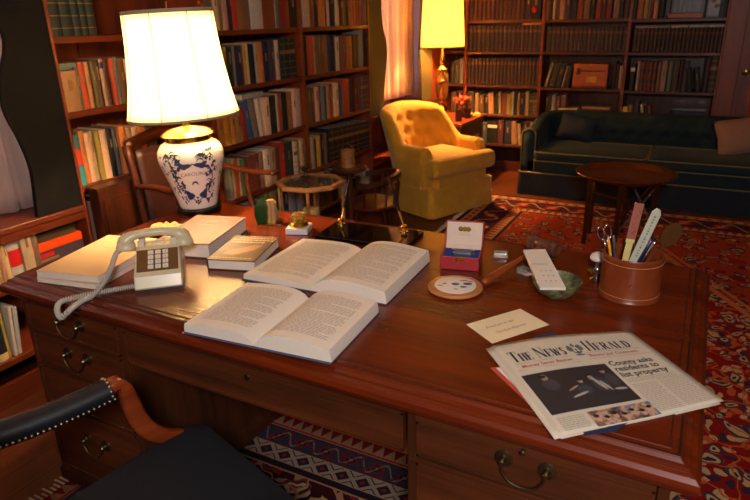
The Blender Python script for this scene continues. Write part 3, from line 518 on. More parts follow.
# ------------------------------------------------------------------ rugs
def rug_mat(name, hx, hy, bands, field, spots, medallion=None, seed=0.0, cell=9.0):
    """woven carpet pattern; bands = list of (width, ground, motif colour, motif kind) from the outer edge inwards"""
    n = NT(name, 0.95, 0, 0.1); v = n.obj(); sp = n.node('ShaderNodeSeparateXYZ'); n.put(sp.inputs[0], v)
    x, y = sp.outputs[0], sp.outputs[1]
    dx = n.m('SUBTRACT', hx, n.m('ABSOLUTE', x)); dy = n.m('SUBTRACT', hy, n.m('ABSOLUTE', y))
    d = n.m('MINIMUM', dx, dy); side = n.m('LESS_THAN', dx, dy)
    u = n.m('ADD', n.m('MULTIPLY', side, y), n.m('MULTIPLY', n.m('SUBTRACT', 1.0, side), x))
    # field: two scales of rosettes and leaves
    wv = n.node('ShaderNodeVectorMath', operation='ADD')
    nz = n.node('ShaderNodeTexNoise'); n.put(nz.inputs['Vector'], v); nz.inputs['Scale'].default_value = 7; nz.inputs['Detail'].default_value = 2
    sc = n.node('ShaderNodeVectorMath', operation='SCALE'); n.t.links.new(nz.outputs['Color'], sc.inputs[0]); sc.inputs['Scale'].default_value = 0.17
    n.put(wv.inputs[0], v); n.t.links.new(sc.outputs[0], wv.inputs[1])
    def vor(scale, feat='F1', rnd=0.8):
        q = n.node('ShaderNodeTexVoronoi', feature=feat); q.voronoi_dimensions = '2D'; n.put(q.inputs['Vector'], wv.outputs[0]); q.inputs['Scale'].default_value = scale; q.inputs['Randomness'].default_value = rnd
        return q
    q1 = vor(cell); c = n.mix(0.0, field, field)
    f1 = n.ramp(q1.outputs['Distance'], [(0.0, spots[0]), (0.10, spots[1]), (0.2, spots[2]), (0.27, spots[0]), (0.31, field)], True)
    sel = n.node('ShaderNodeSeparateXYZ'); n.put(sel.inputs[0], q1.outputs['Color'])
    c = n.mix(n.m('GREATER_THAN', sel.outputs[0], 0.12), field, f1)
    q2 = vor(cell*2.3, 'F1', 1.0); sel2 = n.node('ShaderNodeSeparateXYZ'); n.put(sel2.inputs[0], q2.outputs['Color'])
    small = n.m('LESS_THAN', q2.outputs['Distance'], 0.40)
    outm = n.m('GREATER_THAN', q1.outputs['Distance'], 0.33)
    c = n.mix(n.m('MULTIPLY', small, outm), c, n.ramp(sel2.outputs[1], [(0, spots[1]), (0.3, spots[0]), (0.55, spots[3]), (0.8, field)], True))
    q3 = vor(cell*0.8, 'DISTANCE_TO_EDGE', 0.9)
    c = n.mix(n.m('LESS_THAN', q3.outputs['Distance'], 0.025), c, spots[3])
    if medallion:
        a_, b_, ground, line = medallion
        dm = n.m('ADD', n.m('DIVIDE', n.m('ABSOLUTE', x), a_), n.m('DIVIDE', n.m('ABSOLUTE', y), b_))
        inm = n.m('GREATER_THAN', dm, 1.0)
        c = n.mix(n.m('MULTIPLY', inm, n.m('GREATER_THAN', q1.outputs['Distance'], 0.4)), c, ground)
        c = n.mix(n.m('COMPARE', dm, 1.0, 0.02), c, line); c = n.mix(n.m('COMPARE', dm, 1.06, 0.012), c, line)
    pos = 0.0
    for wd, g, mo, kind in bands:
        inb = n.m('MULTIPLY', n.m('GREATER_THAN', d, pos), n.m('LESS_THAN', d, pos+wd))
        tv = n.m('DIVIDE', n.m('SUBTRACT', d, pos), wd)
        col = g
        if kind == 'diamond':
            uu = n.m('ABSOLUTE', n.m('SUBTRACT', n.m('FRACT', n.m('DIVIDE', u, wd*1.15)), 0.5)); vv = n.m('ABSOLUTE', n.m('SUBTRACT', tv, 0.5))
            s_ = n.m('ADD', uu, vv)
            col = n.ramp(s_, [(0, mo[1]), (0.13, mo[0]), (0.36, g), (0.5, g), (0.62, mo[0]), (0.7, g)], True)
        elif kind == 'zig':
            uu = n.m('ABSOLUTE', n.m('SUBTRACT', n.m('FRACT', n.m('DIVIDE', u, wd*0.8)), 0.5))
            col = n.mix(n.m('GREATER_THAN', n.m('MULTIPLY', uu, 2.0), tv), mo[0], g)
        elif kind == 'flower':
            fu = n.m('SUBTRACT', n.m('FRACT', n.m('DIVIDE', u, wd*1.1)), 0.5); fv = n.m('SUBTRACT', tv, 0.5)
            r_ = n.m('SQRT', n.m('ADD', n.m('MULTIPLY', fu, fu), n.m('MULTIPLY', fv, fv)))
            col = n.ramp(r_, [(0, mo[1]), (0.07, mo[2]), (0.17, mo[0]), (0.26, g)], True)
            wob = n.m('MULTIPLY', n.m('SINE', n.m('MULTIPLY', u, 2*pi/(wd*1.1))), 0.3)
            col = n.mix(n.m('COMPARE', fv, wob, 0.05), col, mo[1])
            col = n.mix(n.m('LESS_THAN', vor(26, 'F1', 1).outputs['Distance'], 0.22), col, mo[0])
        c = n.mix(inb, c, col); pos += wd
        ln = n.m('COMPARE', d, pos, 0.0035); c = n.mix(ln, c, spots[3])
    fine = n.noise(n.obj(), 120, 2)
    cc = n.mix(n.m('MULTIPLY', fine, 0.45), c, tuple(v_*0.45 for v_ in field))
    n.base(cc); n.bump(fine, 0.4, 0.004)
    return n.mat
L_ = s2l
RED, BLUE, CREAM, ORG, DK = L_((136, 22, 18)), L_((34, 40, 62)), L_((196, 164, 118)), L_((196, 92, 46)), L_((46, 16, 16))
ra = rug_mat('rug_red_field', 1.45, 2.66, [(0.035, DK, (RED,), ''), (0.07, CREAM, (RED, BLUE), 'diamond'), (0.22, BLUE, (RED, CREAM, ORG), 'flower'), (0.07, L_((150, 60, 36)), (CREAM, BLUE), 'zig'), (0.03, BLUE, (RED,), '')],
             RED, [BLUE, CREAM, L_((52, 66, 70)), ORG], (1.05, 1.75, L_((168, 62, 34)), L_((206, 120, 66))), cell=9.5)
def rug(name, label, cx_, cy_, hx, hy, z0, t, mat, fr_mat):
    r = thing(name, label, 'rug', (cx_, cy_, z0))
    MB().poly(rrect(-hx, -hy, hx, hy, 0.01), 0, t).build('pile', mat, r)
    for sx in (-1, 1):
        f_ = MB(); k = -hx if name == 'x' else 0; yy = -hy+0.01
        while yy < hy-0.01:
            dx_ = random.uniform(0.03, 0.055); f_.box(sx*hx, yy, 0.001, sx*(hx+dx_), yy+0.007, 0.004); yy += 0.016
        tag(f_.build('fringe', fr_mat, r), 'cream fringe', None)
    return r
fringe_m = plain('fringe_wool', (196, 176, 150), 0.9)
rug('persian_rug', 'large red Persian rug with medallion spread between desk, armchair and sofa', 1.62, 1.52, 1.45, 2.66, 0.0, 0.009, ra, fringe_m)
rb = rug_mat('rug_border', 0.88, 0.95, [(0.055, L_((120, 24, 22)), (L_((150, 118, 92)),), 'zig'), (0.014, L_((150, 40, 28)), (RED,), ''), (0.095, L_((48, 46, 60)), (L_((104, 30, 34)), L_((120, 96, 86)), L_((32, 28, 40))), 'flower'), (0.07, L_((150, 128, 112)), (L_((44, 30, 40)), L_((120, 34, 38))), 'diamond'), (0.03, L_((30, 26, 34)), (RED,), '')],
             L_((60, 18, 24)), [L_((150, 34, 40)), CREAM, BLUE, L_((170, 120, 90))], None, cell=7)
rug('border_rug', 'smaller dark rug with cream diamond border under the desk', 0.89, -0.25, 0.87, 0.95, 0.0095, 0.006, rb, fringe_m)
# ------------------------------------------------------------------ desk
DW, DD = 1.858, 1.035
desk = thing('desk', 'large mahogany pedestal desk with moulded top and brass drawer pulls', 'desk', (0, 0, 0))
BLX = -0.15
def rl(i, z): return [(-0.085+i, 0.052+i, z), (DW-i, 0.034+i, z), (DW-0.004-i, DD+0.005-i, z), (BLX+i, DD-i, z)]
b = MB(); b.loft([rl(i, z) for i, z in ((0.03, 0.7005), (0.012, 0.703), (0.004, 0.711), (0.0, 0.722), (0.003, 0.733), (0.010, 0.740), (0.020, 0.743), (0.0205, 0.748), (0.030, 0.750), (0.036, 0.756), (0.0365, 0.7585), (0.052, 0.7585), (0.053, 0.76))])
b.build('desktop', desk_wood, desk, bevel=0.0012)
g_ = MB()
for a_, b_ in ((0.0375, 0.0415), (0.0545, 0.0565)):
    zg = 0.7588 if a_ < 0.05 else 0.7603
    for q in (rl(a_, zg), ): pass
    o_, i_ = rl(a_, zg), rl(b_, zg); g_.add(o_+i_, [(k, (k+1) % 4, 4+(k+1) % 4, 4+k) for k in range(4)])
g_.build('groove_shade', plain('groove_dark', (34, 14, 6), 0.5), desk)  # flat dark strips painting the shade of the desktop's moulding grooves
def pedestal(x0, x1):
    p = MB(); p.box(x0, 0.075, 0.07, x1, 0.95, 0.7005)
    p.loft([[(x0-o, 0.075-o, z), (x1+o, 0.075-o, z), (x1+o, 0.95+o, z), (x0-o, 0.95+o, z)] for o, z in ((0.014, 0.0165), (0.014, 0.06), (0.006, 0.075), (0.0, 0.085))])
    p.box(x0, 0.064, 0.085, x0+0.02, 0.075, 0.7005).box(x1-0.02, 0.064, 0.085, x1, 0.075, 0.7005)
    return p.build('pedestal', desk_side, desk, bevel=0.002)
pl_ = pedestal(0.0, 0.440); pr_ = pedestal(1.305, 1.815)
MB().box(0.441, 0.655, 0.085, 1.304, 0.675, 0.70).build('modesty_panel', desk_side, desk)
MB().box(0.441, 0.075, 0.574, 1.304, 0.092, 0.590).box(0.441, 0.08, 0.580, 1.304, 0.655, 0.584).build('kneehole_rail', desk_front, desk)
def handle_mb(sp=0.086):
    b = MB()
    for sx in (-1, 1):
        b.lathe([(0.019, 0), (0.019, 0.0015), (0.015, 0.003), (0.008, 0.004), (0.006, 0.012), (0.0075, 0.016), (0.005, 0.020), (0.001, 0.021)], 16, M=TR((sx*sp/2, 0, 0), (90, 0, 0)))
    path = [(-sp/2, -0.016, -0.002), (-sp/2+0.002, -0.018, -0.014), (-sp/2+0.010, -0.019, -0.026), (-sp/2+0.022, -0.020, -0.036), (0, -0.020, -0.040), (sp/2-0.022, -0.020, -0.036), (sp/2-0.010, -0.019, -0.026), (sp/2-0.002, -0.018, -0.014), (sp/2, -0.016, -0.002)]
    b.tube(smooth_pts3(path), 0.0028, 8)
    return b
def smooth_pts3(pts, n=4):
    out = []
    for i in range(len(pts)-1):
        p0 = pts[max(i-1, 0)]; p1 = pts[i]; p2 = pts[i+1]; p3 = pts[min(i+2, len(pts)-1)]
        for k in range(n):
            t = k/n
            out.append(tuple(0.5*((2*b_)+(-a_+c_)*t+(2*a_-5*b_+4*c_-d_)*t*t+(-a_+3*b_-3*c_+d_)*t**3) for a_, b_, c_, d_ in zip(p0, p1, p2, p3)))
    out.append(tuple(pts[-1])); return out
def drawer(x0, x1, z0, z1, handles=(0,), hz=None, lock=None, knob=None):
    d = MB(); y = 0.062
    d.box(x0, y, z0, x1, 0.0748, z1)
    # raised cock-bead frame
    e = 0.006
    for a in ((x0, z0, x1, z0+e), (x0, z1-e, x1, z1), (x0, z0, x0+e, z1), (x1-e, z0, x1, z1)): d.box(a[0], y-0.003, a[1], a[2], y+0.002, a[3])
    o = d.build('drawer', desk_front, desk, bevel=0.001)
    xc = (x0+x1)/2; hz = hz or (z0+z1)/2+0.012
    for h in handles: handle_mb().build('handle', old_brass, o, 'auto', loc=(xc+h, y, hz))
    if lock: MB().lathe([(0.008, 0), (0.008, 0.002), (0.004, 0.003)], 12, M=TR((xc, y, lock), (90, 0, 0))).build('lock', old_brass, o, 'auto')
    return o
drawer(0.022, 0.418, 0.606, 0.695, hz=0.665); drawer(0.022, 0.418, 0.482, 0.594, hz=0.555); drawer(0.022, 0.418, 0.345, 0.470, hz=0.41); drawer(0.022, 0.418, 0.09, 0.333, hz=0.245)
drawer(0.447, 1.297, 0.592, 0.690, handles=(), lock=0.661)
sl = MB().box(1.328, 0.055, 0.6835, 1.792, 0.0748, 0.6985).build('pull_out_slide', desk_front, desk, bevel=0.001)
MB().lathe([(0.005, 0), (0.0035, 0.004), (0.006, 0.010), (0.001, 0.013)], 12, M=TR((1.557, 0.055, 0.690), (90, 0, 0))).build('knob', old_brass, sl, 'auto')
drawer(1.328, 1.792, 0.592, 0.680, hz=0.652)
MB().box(1.31, 0.056, 0.577, 1.81, 0.0748, 0.588).build('drawer_rail', desk_front, desk, bevel=0.002)
drawer(1.328, 1.792, 0.33, 0.574, hz=0.47); drawer(1.328, 1.792, 0.09, 0.32, hz=0.22)
Z0 = 0.7605
# ------------------------------------------------------------------ big table lamp on the desk
# (x, y) of the lamp axis: base sits on the back left corner of the desktop
LX, LY = -0.008, 0.864
blue_ink = plain('delft_blue', (34, 48, 98), 0.3, 0, 0.2)
blue_dark = plain('delft_dark', (38, 42, 62), 0.3, 0, 0.2)
porcelain = plain('porcelain', (226, 222, 214), 0.12, 0, 0.02)
lamp = thing('table_lamp', 'lit table lamp with blue and white floral vase base on the desk', 'lamp', (LX, LY, Z0+0.0035), 0)
lamp.rotation_euler = tuple(Matrix.Rotation(radians(-2.0), 4, Vector((-0.446, 0.823, 0))).to_euler())
MB().lathe([(0.088, 0), (0.09, 0.004), (0.088, 0.016), (0.08, 0.019), (0.076, 0.020)], 40).build('plinth', plain('black_plinth', (22, 18, 16), 0.25), lamp, 'auto')
VP = [(0.0755, 0.0205), (0.079, 0.03), (0.088, 0.07), (0.104, 0.13), (0.120, 0.185), (0.131, 0.225), (0.133, 0.25), (0.128, 0.275), (0.115, 0.297), (0.098, 0.309), (0.092, 0.313)]
VP = [(a*0.965, 0.0205+(b*0.99-0.0205)*0.915) for a, b in VP]
vp = smooth_pts([(b, a) for a, b in VP], 4); VPs = [(a, b) for b, a in vp]
vase = MB().lathe(VPs, 56).build('vase', porcelain, lamp, True)
def vr(z):
    for i in range(len(VPs)-1):
        if VPs[i][1] <= z <= VPs[i+1][1]:
            t = (z-VPs[i][1])/(VPs[i+1][1]-VPs[i][1]+1e-9); return VPs[i][0]*(1-t)+VPs[i+1][0]*t
    return VPs[-1][0]
# painted decoration follows the vase surface; (a, z): a = arc length from the front meridian
FA = math.atan2(-0.93-LY, 1.776-LX)   # meridian facing the reading side of the desk
def onv(a, z, lift=0.0006):
    r = vr(z); t = FA+a/0.125
    return ((r+lift)*cos(t), (r+lift)*sin(t), z)
dec = MB()
def blob(a, z, ra, rz, rot, m, n=10, lobes=0):
    z = 0.0205+(z-0.0205)*0.915; ra *= 1.2; rz *= 1.2
    pts = []
    for k in range(n):
        t = 2*pi*k/n; q = 1+(0.25*sin(lobes*t) if lobes else 0)
        x, y = ra*cos(t)*q, rz*sin(t)*q; pts.append(onv(a+x*cos(rot)-y*sin(rot), z+x*sin(rot)+y*cos(rot)))
    dec.add(pts+[onv(a, z, 0.0009)], [(k, (k+1) % n, n) for k in range(n)], m)
def stroke(pts, w, m):
    pts = [(a, 0.0205+(z-0.0205)*0.915) for a, z in pts]; w *= 1.35
    pts = smooth_pts(pts, 5); vs = []
    for i, (a, z) in enumerate(pts):
        a2, z2 = pts[min(i+1, len(pts)-1)]; a1, z1 = pts[max(i-1, 0)]
        L = math.hypot(a2-a1, z2-z1)+1e-9; nx, nz = -(z2-z1)/L, (a2-a1)/L; ww = w*(0.3+0.7*sin(pi*i/(len(pts)-1)))
        vs += [onv(a+nx*ww, z+nz*ww), onv(a-nx*ww, z-nz*ww)]
    dec.add(vs, [(2*i, 2*i+2, 2*i+3, 2*i+1) for i in range(len(pts)-1)], m)
rnd = random.Random(5)
for s in (-1, 1):
    stroke([(s*0.005, 0.06), (s*0.03, 0.075), (s*0.05, 0.10), (s*0.058, 0.13)], 0.0022, 0)
    stroke([(s*0.058, 0.10), (s*0.078, 0.13), (s*0.082, 0.165), (s*0.07, 0.20), (s*0.045, 0.222)], 0.002, 1)
    stroke([(s*0.045, 0.215), (s*0.03, 0.228), (s*0.012, 0.222), (s*0.0, 0.232)], 0.003, 0)
    blob(s*0.037, 0.088, 0.019, 0.015, s*0.5, 0, 12, 3); blob(s*0.05, 0.105, 0.009, 0.006, s*1.0, 0, 10, 2); blob(s*0.056, 0.128, 0.007, 0.005, s*0.6, 0)
    blob(s*0.035, 0.222, 0.018, 0.010, s*0.3, 0, 12, 3); blob(s*0.055, 0.212, 0.010, 0.006, -s*0.7, 0, 10, 2); blob(s*0.018, 0.226, 0.008, 0.006, 0, 0, 10, 3)
    for k in range(44):
        t = k/26; a = s*(0.045+0.05*rnd.random()); z = 0.05+0.20*rnd.random()
        if abs(a) > 0.05 or z > 0.21: blob(a, z, rnd.uniform(0.004, 0.010), rnd.uniform(0.002, 0.0045), rnd.uniform(0, pi), rnd.choice((0, 1, 1)))
    for k in range(12):
        a = s*rnd.uniform(0.01, 0.09); z = rnd.uniform(0.235, 0.275)
        stroke([(a, z), (a+s*0.012, z+0.012), (a+s*0.026, z+0.006), (a+s*0.03, z-0.006)], 0.0014, 1); blob(a+s*0.02, z+0.012, 0.006, 0.0025, rnd.random()*3, 1)
    for k in range(9):
        a = s*rnd.uniform(0.06, 0.11); z = rnd.uniform(0.08, 0.2); stroke([(a, z), (a+s*0.01, z+0.012), (a, z+0.024), (a-s*0.012, z+0.018)], 0.0013, 1)
for a, z in ((0, 0.06), (0.0, 0.048), (-0.012, 0.055), (0.012, 0.055), (0, 0.075)): blob(a, z, 0.006, 0.004, a*50, 1, 10, 3)
stroke([(-0.014, 0.135), (-0.008, 0.146), (0.006, 0.147), (0.014, 0.134)], 0.003, 0)
for k in range(150):   # sparse sprigs carried around the back
    a = rnd.uniform(0.11, 0.68)*1.0; z = rnd.uniform(0.06, 0.27); blob(a, z, rnd.uniform(0.003, 0.009), rnd.uniform(0.0015, 0.004), rnd.uniform(0, pi), rnd.choice((0, 1)))
txt_grey = plain('vase_lettering', (84, 86, 108), 0.3)
text_mb('CAROLINA', 0.021, Matrix.Identity(4), 2, dec, 1.05, 0, 'CENTER', 0.0, fn=lambda p: onv(p[0], 0.165+p[1]+0.14*0-0.9*p[0]*p[0]*1.5+0.2*p[0]*0, 0.0008))
dec.build('painted_flowers', [blue_ink, blue_dark, txt_grey], vase)
MB().lathe([(a_, b_-0.027) for a_, b_ in [(0.0865, 0.309), (0.0875, 0.313), (0.0875, 0.330), (0.102, 0.334), (0.104, 0.337), (0.094, 0.345), (0.075, 0.355), (0.045, 0.362), (0.014, 0.366), (0.012, 0.43), (0.016, 0.434), (0.016, 0.479), (0.0, 0.4795)]], 48).build('vase_cap', brass, lamp, 'auto')
MB().tube([(0, 0, 0.40), (0, 0, 0.79)], 0.004, 8).tube([(0.02, 0, 0.45), (0.075, 0, 0.52), (0.085, 0, 0.62), (0.05, 0, 0.72), (0, 0, 0.752)], 0.0018, 6).tube([(-0.02, 0, 0.45), (-0.075, 0, 0.52), (-0.085, 0, 0.62), (-0.05, 0, 0.72), (0, 0, 0.752)], 0.0018, 6).build('harp', brass, lamp, True)
def shade_mat(name, col, glow, trans, thru=0.45):
    n = NT(name, 0.9); c = s2l(col); n.base(c)
    tr = n.node('ShaderNodeBsdfTranslucent'); tr.inputs[0].default_value = c+(1,)
    em = n.node('ShaderNodeEmission'); em.inputs[1].default_value = glow
    v = n.obj(); sp = n.node('ShaderNodeSeparateXYZ'); n.put(sp.inputs[0], v)
    em.inputs[0].default_value = s2l(trans)+(1,)
    mx = n.node('ShaderNodeMixShader'); mx.inputs[0].default_value = thru
    n.t.links.new(n.b.outputs[0], mx.inputs[1]); n.t.links.new(tr.outputs[0], mx.inputs[2])
    ad = n.node('ShaderNodeAddShader'); n.t.links.new(mx.outputs[0], ad.inputs[0]); n.t.links.new(em.outputs[0], ad.inputs[1])
    n.t.links.new(ad.outputs[0], n.t.nodes['Material Output'].inputs[0]); return n.mat
def lampshade(parent, zb, zt, rb_, rt_, seams, mat, trim, ph=0.0, bell=0.012):
    seg = 64; prof = []
    for k in range(13):
        t = k/12; r = rb_+(rt_-rb_)*t-bell*4*t*(1-t)*(1-0.3*t); prof.append((r, zb+(zt-zb)*t))
    b = MB(); b.loft([[(r*cos(2*pi*j/seg), r*sin(2*pi*j/seg), z) for j in range(seg)] for r, z in prof], 0, False, False)
    o = b.build('lamp_shade', mat, parent, True, solid=0.0012)
    s_ = MB()
    for k in range(seams):
        a = 2*pi*k/seams+ph; s_.tube([((r+0.0014)*cos(a), (r+0.0014)*sin(a), z) for r, z in prof], 0.0015, 5)
    if seams: s_.build('seam', plain('seam_brown', (64, 44, 24), 0.9), o)
    for (r, z, hgt) in ((rb_, zb, 0.009), (rt_, zt, 0.013)):
        t_ = MB()
        t_.loft([[(rr*cos(2*pi*j/seg), rr*sin(2*pi*j/seg), zz) for j in range(seg)] for rr, zz in ((r+0.001, z-hgt/2), (r+0.0035, z-hgt/2), (r+0.0035, z+hgt/2), (r+0.001, z+hgt/2), (r+0.001, z-hgt/2))], 0, False, False)
        t_.build('trim_band', trim, o, True)
    sp_ = MB()
    for k in range(3):
        a = 2*pi*k/3; sp_.tube([(0, 0, zt-0.01), (rt_*cos(a), rt_*sin(a), zt-0.002)], 0.0016, 6)
    sp_.tube([(0, 0, zt-0.03), (0, 0, zt+0.012)], 0.006, 8).build('spider', brass, parent, True)
    return o
lampshade(lamp, 0.352+0.030, 0.757, 0.210, 0.163, 8, shade_mat('shade_cream', (250, 240, 214), 0.2, (255, 226, 160)), plain('shade_trim', (150, 136, 108), 0.8), FA+radians(23))
blb = MB().lathe([(0.012, 0.452), (0.014, 0.47), (0.026, 0.505), (0.030, 0.53), (0.024, 0.555), (0.0, 0.565)], 16)
bm_ = NT('bulb_glass'); e = bm_.node('ShaderNodeEmission'); e.inputs[0].default_value = (1, 0.8, 0.5, 1); e.inputs[1].default_value = 30
bm_.t.links.new(e.outputs[0], bm_.t.nodes['Material Output'].inputs[0])
bo = blb.build('bulb', bm_.mat, lamp, True); bo.visible_shadow = True
lt = light('bulb_light', 'POINT', (0.05, 0, 0.53), LAMP1_W, (1.0, 0.66, 0.34), 0.03); lt.parent = lamp
MB().tube([(-0.08, 0.0, 0.004), (-0.1, 0.03, 0.003), (-0.11, 0.10, 0.003), (-0.09, 0.15, 0.001)], 0.003, 6).build('cord', dark_wood, lamp, True)

# ------------------------------------------------------------------ telephone
ph = thing('telephone', 'beige push-button desk telephone with handset resting on top', 'telephone', (0.409, 0.148, Z0), radians(42)); ph.scale = (0.98, 1.0, 0.87)
W_ = 0.142
prof = [(0.0, 0.008), (-0.001, 0.016), (0.012, 0.05), (0.10, 0.112), (0.118, 0.117), (0.128, 0.112), (0.150, 0.112), (0.162, 0.117), (0.185, 0.10), (0.20, 0.06), (0.205, 0.008)]
l0 = [(0.003+0.006*(z > 0.05), y, z) for y, z in prof]; l1 = [(W_-0.003-0.006*(z > 0.05), y, z) for y, z in prof]
b = MB(); b.loft([l0, l1]); b.build('body', ivory, ph, bevel=0.005, seg=3)
MB().box(0.004, 0.004, 0.0, W_-0.004, 0.20, 0.008).build('base', plain('phone_base', (38, 30, 24), 0.4), ph)
# sloping face frame: from (y .012,z .05) to (.10,.112)
sl_ = math.atan2(0.062, 0.088); FM = Matrix.Translation((0, 0.012, 0.05)) @ Matrix.Rotation(sl_, 4, 'X')
LN = math.hypot(0.062, 0.088)
face = MB().box(0.012, 0.018, 0.0, W_-0.012, LN-0.006, 0.0015, 0, FM).build('keypad_panel', plain('phone_brown', (104, 68, 34), 0.35), ph)
keys = MB(); km = plain('key_cream', (222, 212, 192), 0.35); 
for r_ in range(4):
    for c_ in range(3):
        x0 = 0.044+c_*0.021; y0 = 0.026+r_*0.0185
        kb = MB().box(x0, y0, 0.0015, x0+0.0155, y0+0.0145, 0.0045, 0, FM)
        lab = '*0#789456123'[r_*3+c_]
        text_mb(lab, 0.0075, FM @ Matrix.Translation((x0+0.0078, y0+0.004, 0.0047)), 1, kb, 1, 0, 'CENTER')
        o = kb.build('key', [km, ink], ph)
# lower part of face is the same ivory shell; cradle prongs
for x0 in (0.014, W_-0.034):
    MB().box(x0, 0.112, 0.108, x0+0.02, 0.122, 0.136).box(x0, 0.150, 0.108, x0+0.02, 0.160, 0.136).build('cradle', plain('clear_cradle', (216, 200, 184), 0.12), ph, bevel=0.003)
MB().tube([(W_*0.5-0.02, 0.138, 0.112), (W_*0.5+0.02, 0.138, 0.112)], 0.006, 8).build('hook_button', km, ph, True)
# handset
hp = [(-0.026, 0.136, 0.112), (-0.020, 0.137, 0.134), (0.0, 0.138, 0.148), (0.03, 0.138, 0.154), (0.068, 0.138, 0.156), (0.100, 0.138, 0.154), (0.126, 0.138, 0.148), (0.144, 0.137, 0.134), (0.150, 0.136, 0.112)]
hs = MB().tube(smooth_pts3(hp, 3), [0.021, 0.0235, 0.024, 0.023, 0.0215, 0.019, 0.0165, 0.0155, 0.015, 0.015, 0.015, 0.015, 0.015, 0.015, 0.015, 0.0155, 0.0165, 0.019, 0.0215, 0.023, 0.024, 0.0235, 0.0225, 0.021, 0.018], 16)
for xe in (-0.022, 0.146):
    hs.lathe([(0.016, 0.034), (0.0255, 0.03), (0.029, 0.018), (0.029, 0.004), (0.026, 0.0), (0.0, 0.001)], 24, M=TR((xe, 0.126, 0.098), (-22, 0, 0)))
hset = hs.build('handset', ivory, ph, True)
# coiled cord, from the mouthpiece end down over the desk edge and back to the body (world coordinates -> phone space)
cw = [(0.298, 0.214, 0.853), (0.302, 0.196, 0.850), (0.322, 0.165, 0.838), (0.340, 0.132, 0.820), (0.338, 0.108, 0.796), (0.330, 0.075, 0.772), (0.332, 0.035, 0.770), (0.345, -0.004, 0.769), (0.352, -0.028, 0.765), (0.338, -0.036, 0.755), (0.308, -0.022, 0.766), (0.284, 0.010, 0.771), (0.300, 0.050, 0.771), (0.325, 0.095, 0.770), (0.352, 0.13, 0.770), (0.385, 0.165, 0.772), (0.42, 0.20, 0.772)]
cp = smooth_pts3(cw, 14); hel = []
inv = (Matrix.Translation((0.409, 0.148, Z0)) @ Matrix.Rotation(radians(42), 4, 'Z') @ Matrix.Diagonal((0.98, 1.0, 0.87, 1.0))).inverted()
P = [Vector(p) for p in cp]; tot = 0; lens = [0]
for i in range(1, len(P)): tot += (P[i]-P[i-1]).length; lens.append(tot)
N = int(tot/0.0062)*9; k = 0
for i in range(N+1):
    s_ = tot*i/N
    while k < len(P)-2 and lens[k+1] < s_: k += 1
    t = (s_-lens[k])/(lens[k+1]-lens[k]+1e-9); p = P[k].lerp(P[k+1], t); tg = (P[k+1]-P[k]).normalized()
    side = tg.cross(Vector((0, 0, 1))).normalized(); up = side.cross(tg); a = 2*pi*i/9
    hel.append(tuple(inv @ (p+side*0.0062*cos(a)+up*0.0062*sin(a))))
MB().tube(hel, 0.0024, 5).build('coiled_cord', plain('cord_grey', (182, 174, 164), 0.5), ph, True)

# ------------------------------------------------------------------ closed books and papers on the desk
def hardcover(name, label, w, d, t, loc, rz, cover, pages=page_edge, spine='left', extras=None, group=None, rim=0.004):
    """closed book lying flat; local x width, y height of the page"""
    r = thing(name, label, 'book', loc, rz, group)
    c = MB().box(0, 0, 0, w, d, 0.003).box(0, 0, t-0.003, w, d, t).box(0, 0, 0, 0.004, d, t)
    c.build('cover', cover, r, bevel=0.001)
    MB().box(0.004, rim, 0.003, w-rim, d-rim, t-0.003).build('page_block', pages, r)
    if extras: extras(r, t)
    return r
pg_white = plain('page_white', (222, 210, 196), 0.8, 0, 0.04, 80)
# two thick pale paperbound volumes, stacked
RZ = radians(10)
for i, (t, lab, off) in enumerate(((0.016, 'lower pale paperbound volume of the stack on the desk corner left of the telephone', (0.070, 0.086)), (0.021, 'upper pale paperbound volume of the stack left of the telephone, blank cream cover', (0.076, 0.086)))):
    r = thing('paperback_volume', lab, 'book', (off[0], off[1], Z0+i*0.0165), RZ+0.05*i, 'stacked pale volumes')
    cm = plain('cream_cover', (210, 176, 130), 0.7, 0, 0.04)
    MB().box(0, 0, 0.0008, 0.215, 0.33, t-0.0008).build('page_block', pg_white, r)
    MB().box(-0.001, -0.001, t-0.0008, 0.216, 0.331, t).box(-0.001, -0.001, 0, 0.216, 0.331, 0.0008).build('cover', cm, r)
    if i:
        b = MB()
        for (x0, x1, y0) in ((0.07, 0.15, 0.213), (0.09, 0.13, 0.197)): b.box(x0, y0, t, x1, y0+0.006, t+0.0002)
        b.build('title_lines', plain('faint_title', (200, 150, 108), 0.8), r)
def ex_tan(r, t):
    b = MB()
    for x0, x1, y0 in ((0.05, 0.155, 0.235), (0.05, 0.12, 0.222), (0.05, 0.115, 0.19)): b.box(x0, y0, t, x1, y0+0.005, t+0.0003)
    b.build('title_lines', plain('silver_title', (150, 122, 96), 0.5), r)
hardcover('hardcover_book', 'thick tan hardcover lying closed between the lamp and the telephone', 0.198, 0.295, 0.05, (0.228, 0.40, Z0), radians(15), plain('tan_cover', (104, 68, 46), 0.6, 0, 0.04), pg_white, extras=ex_tan)
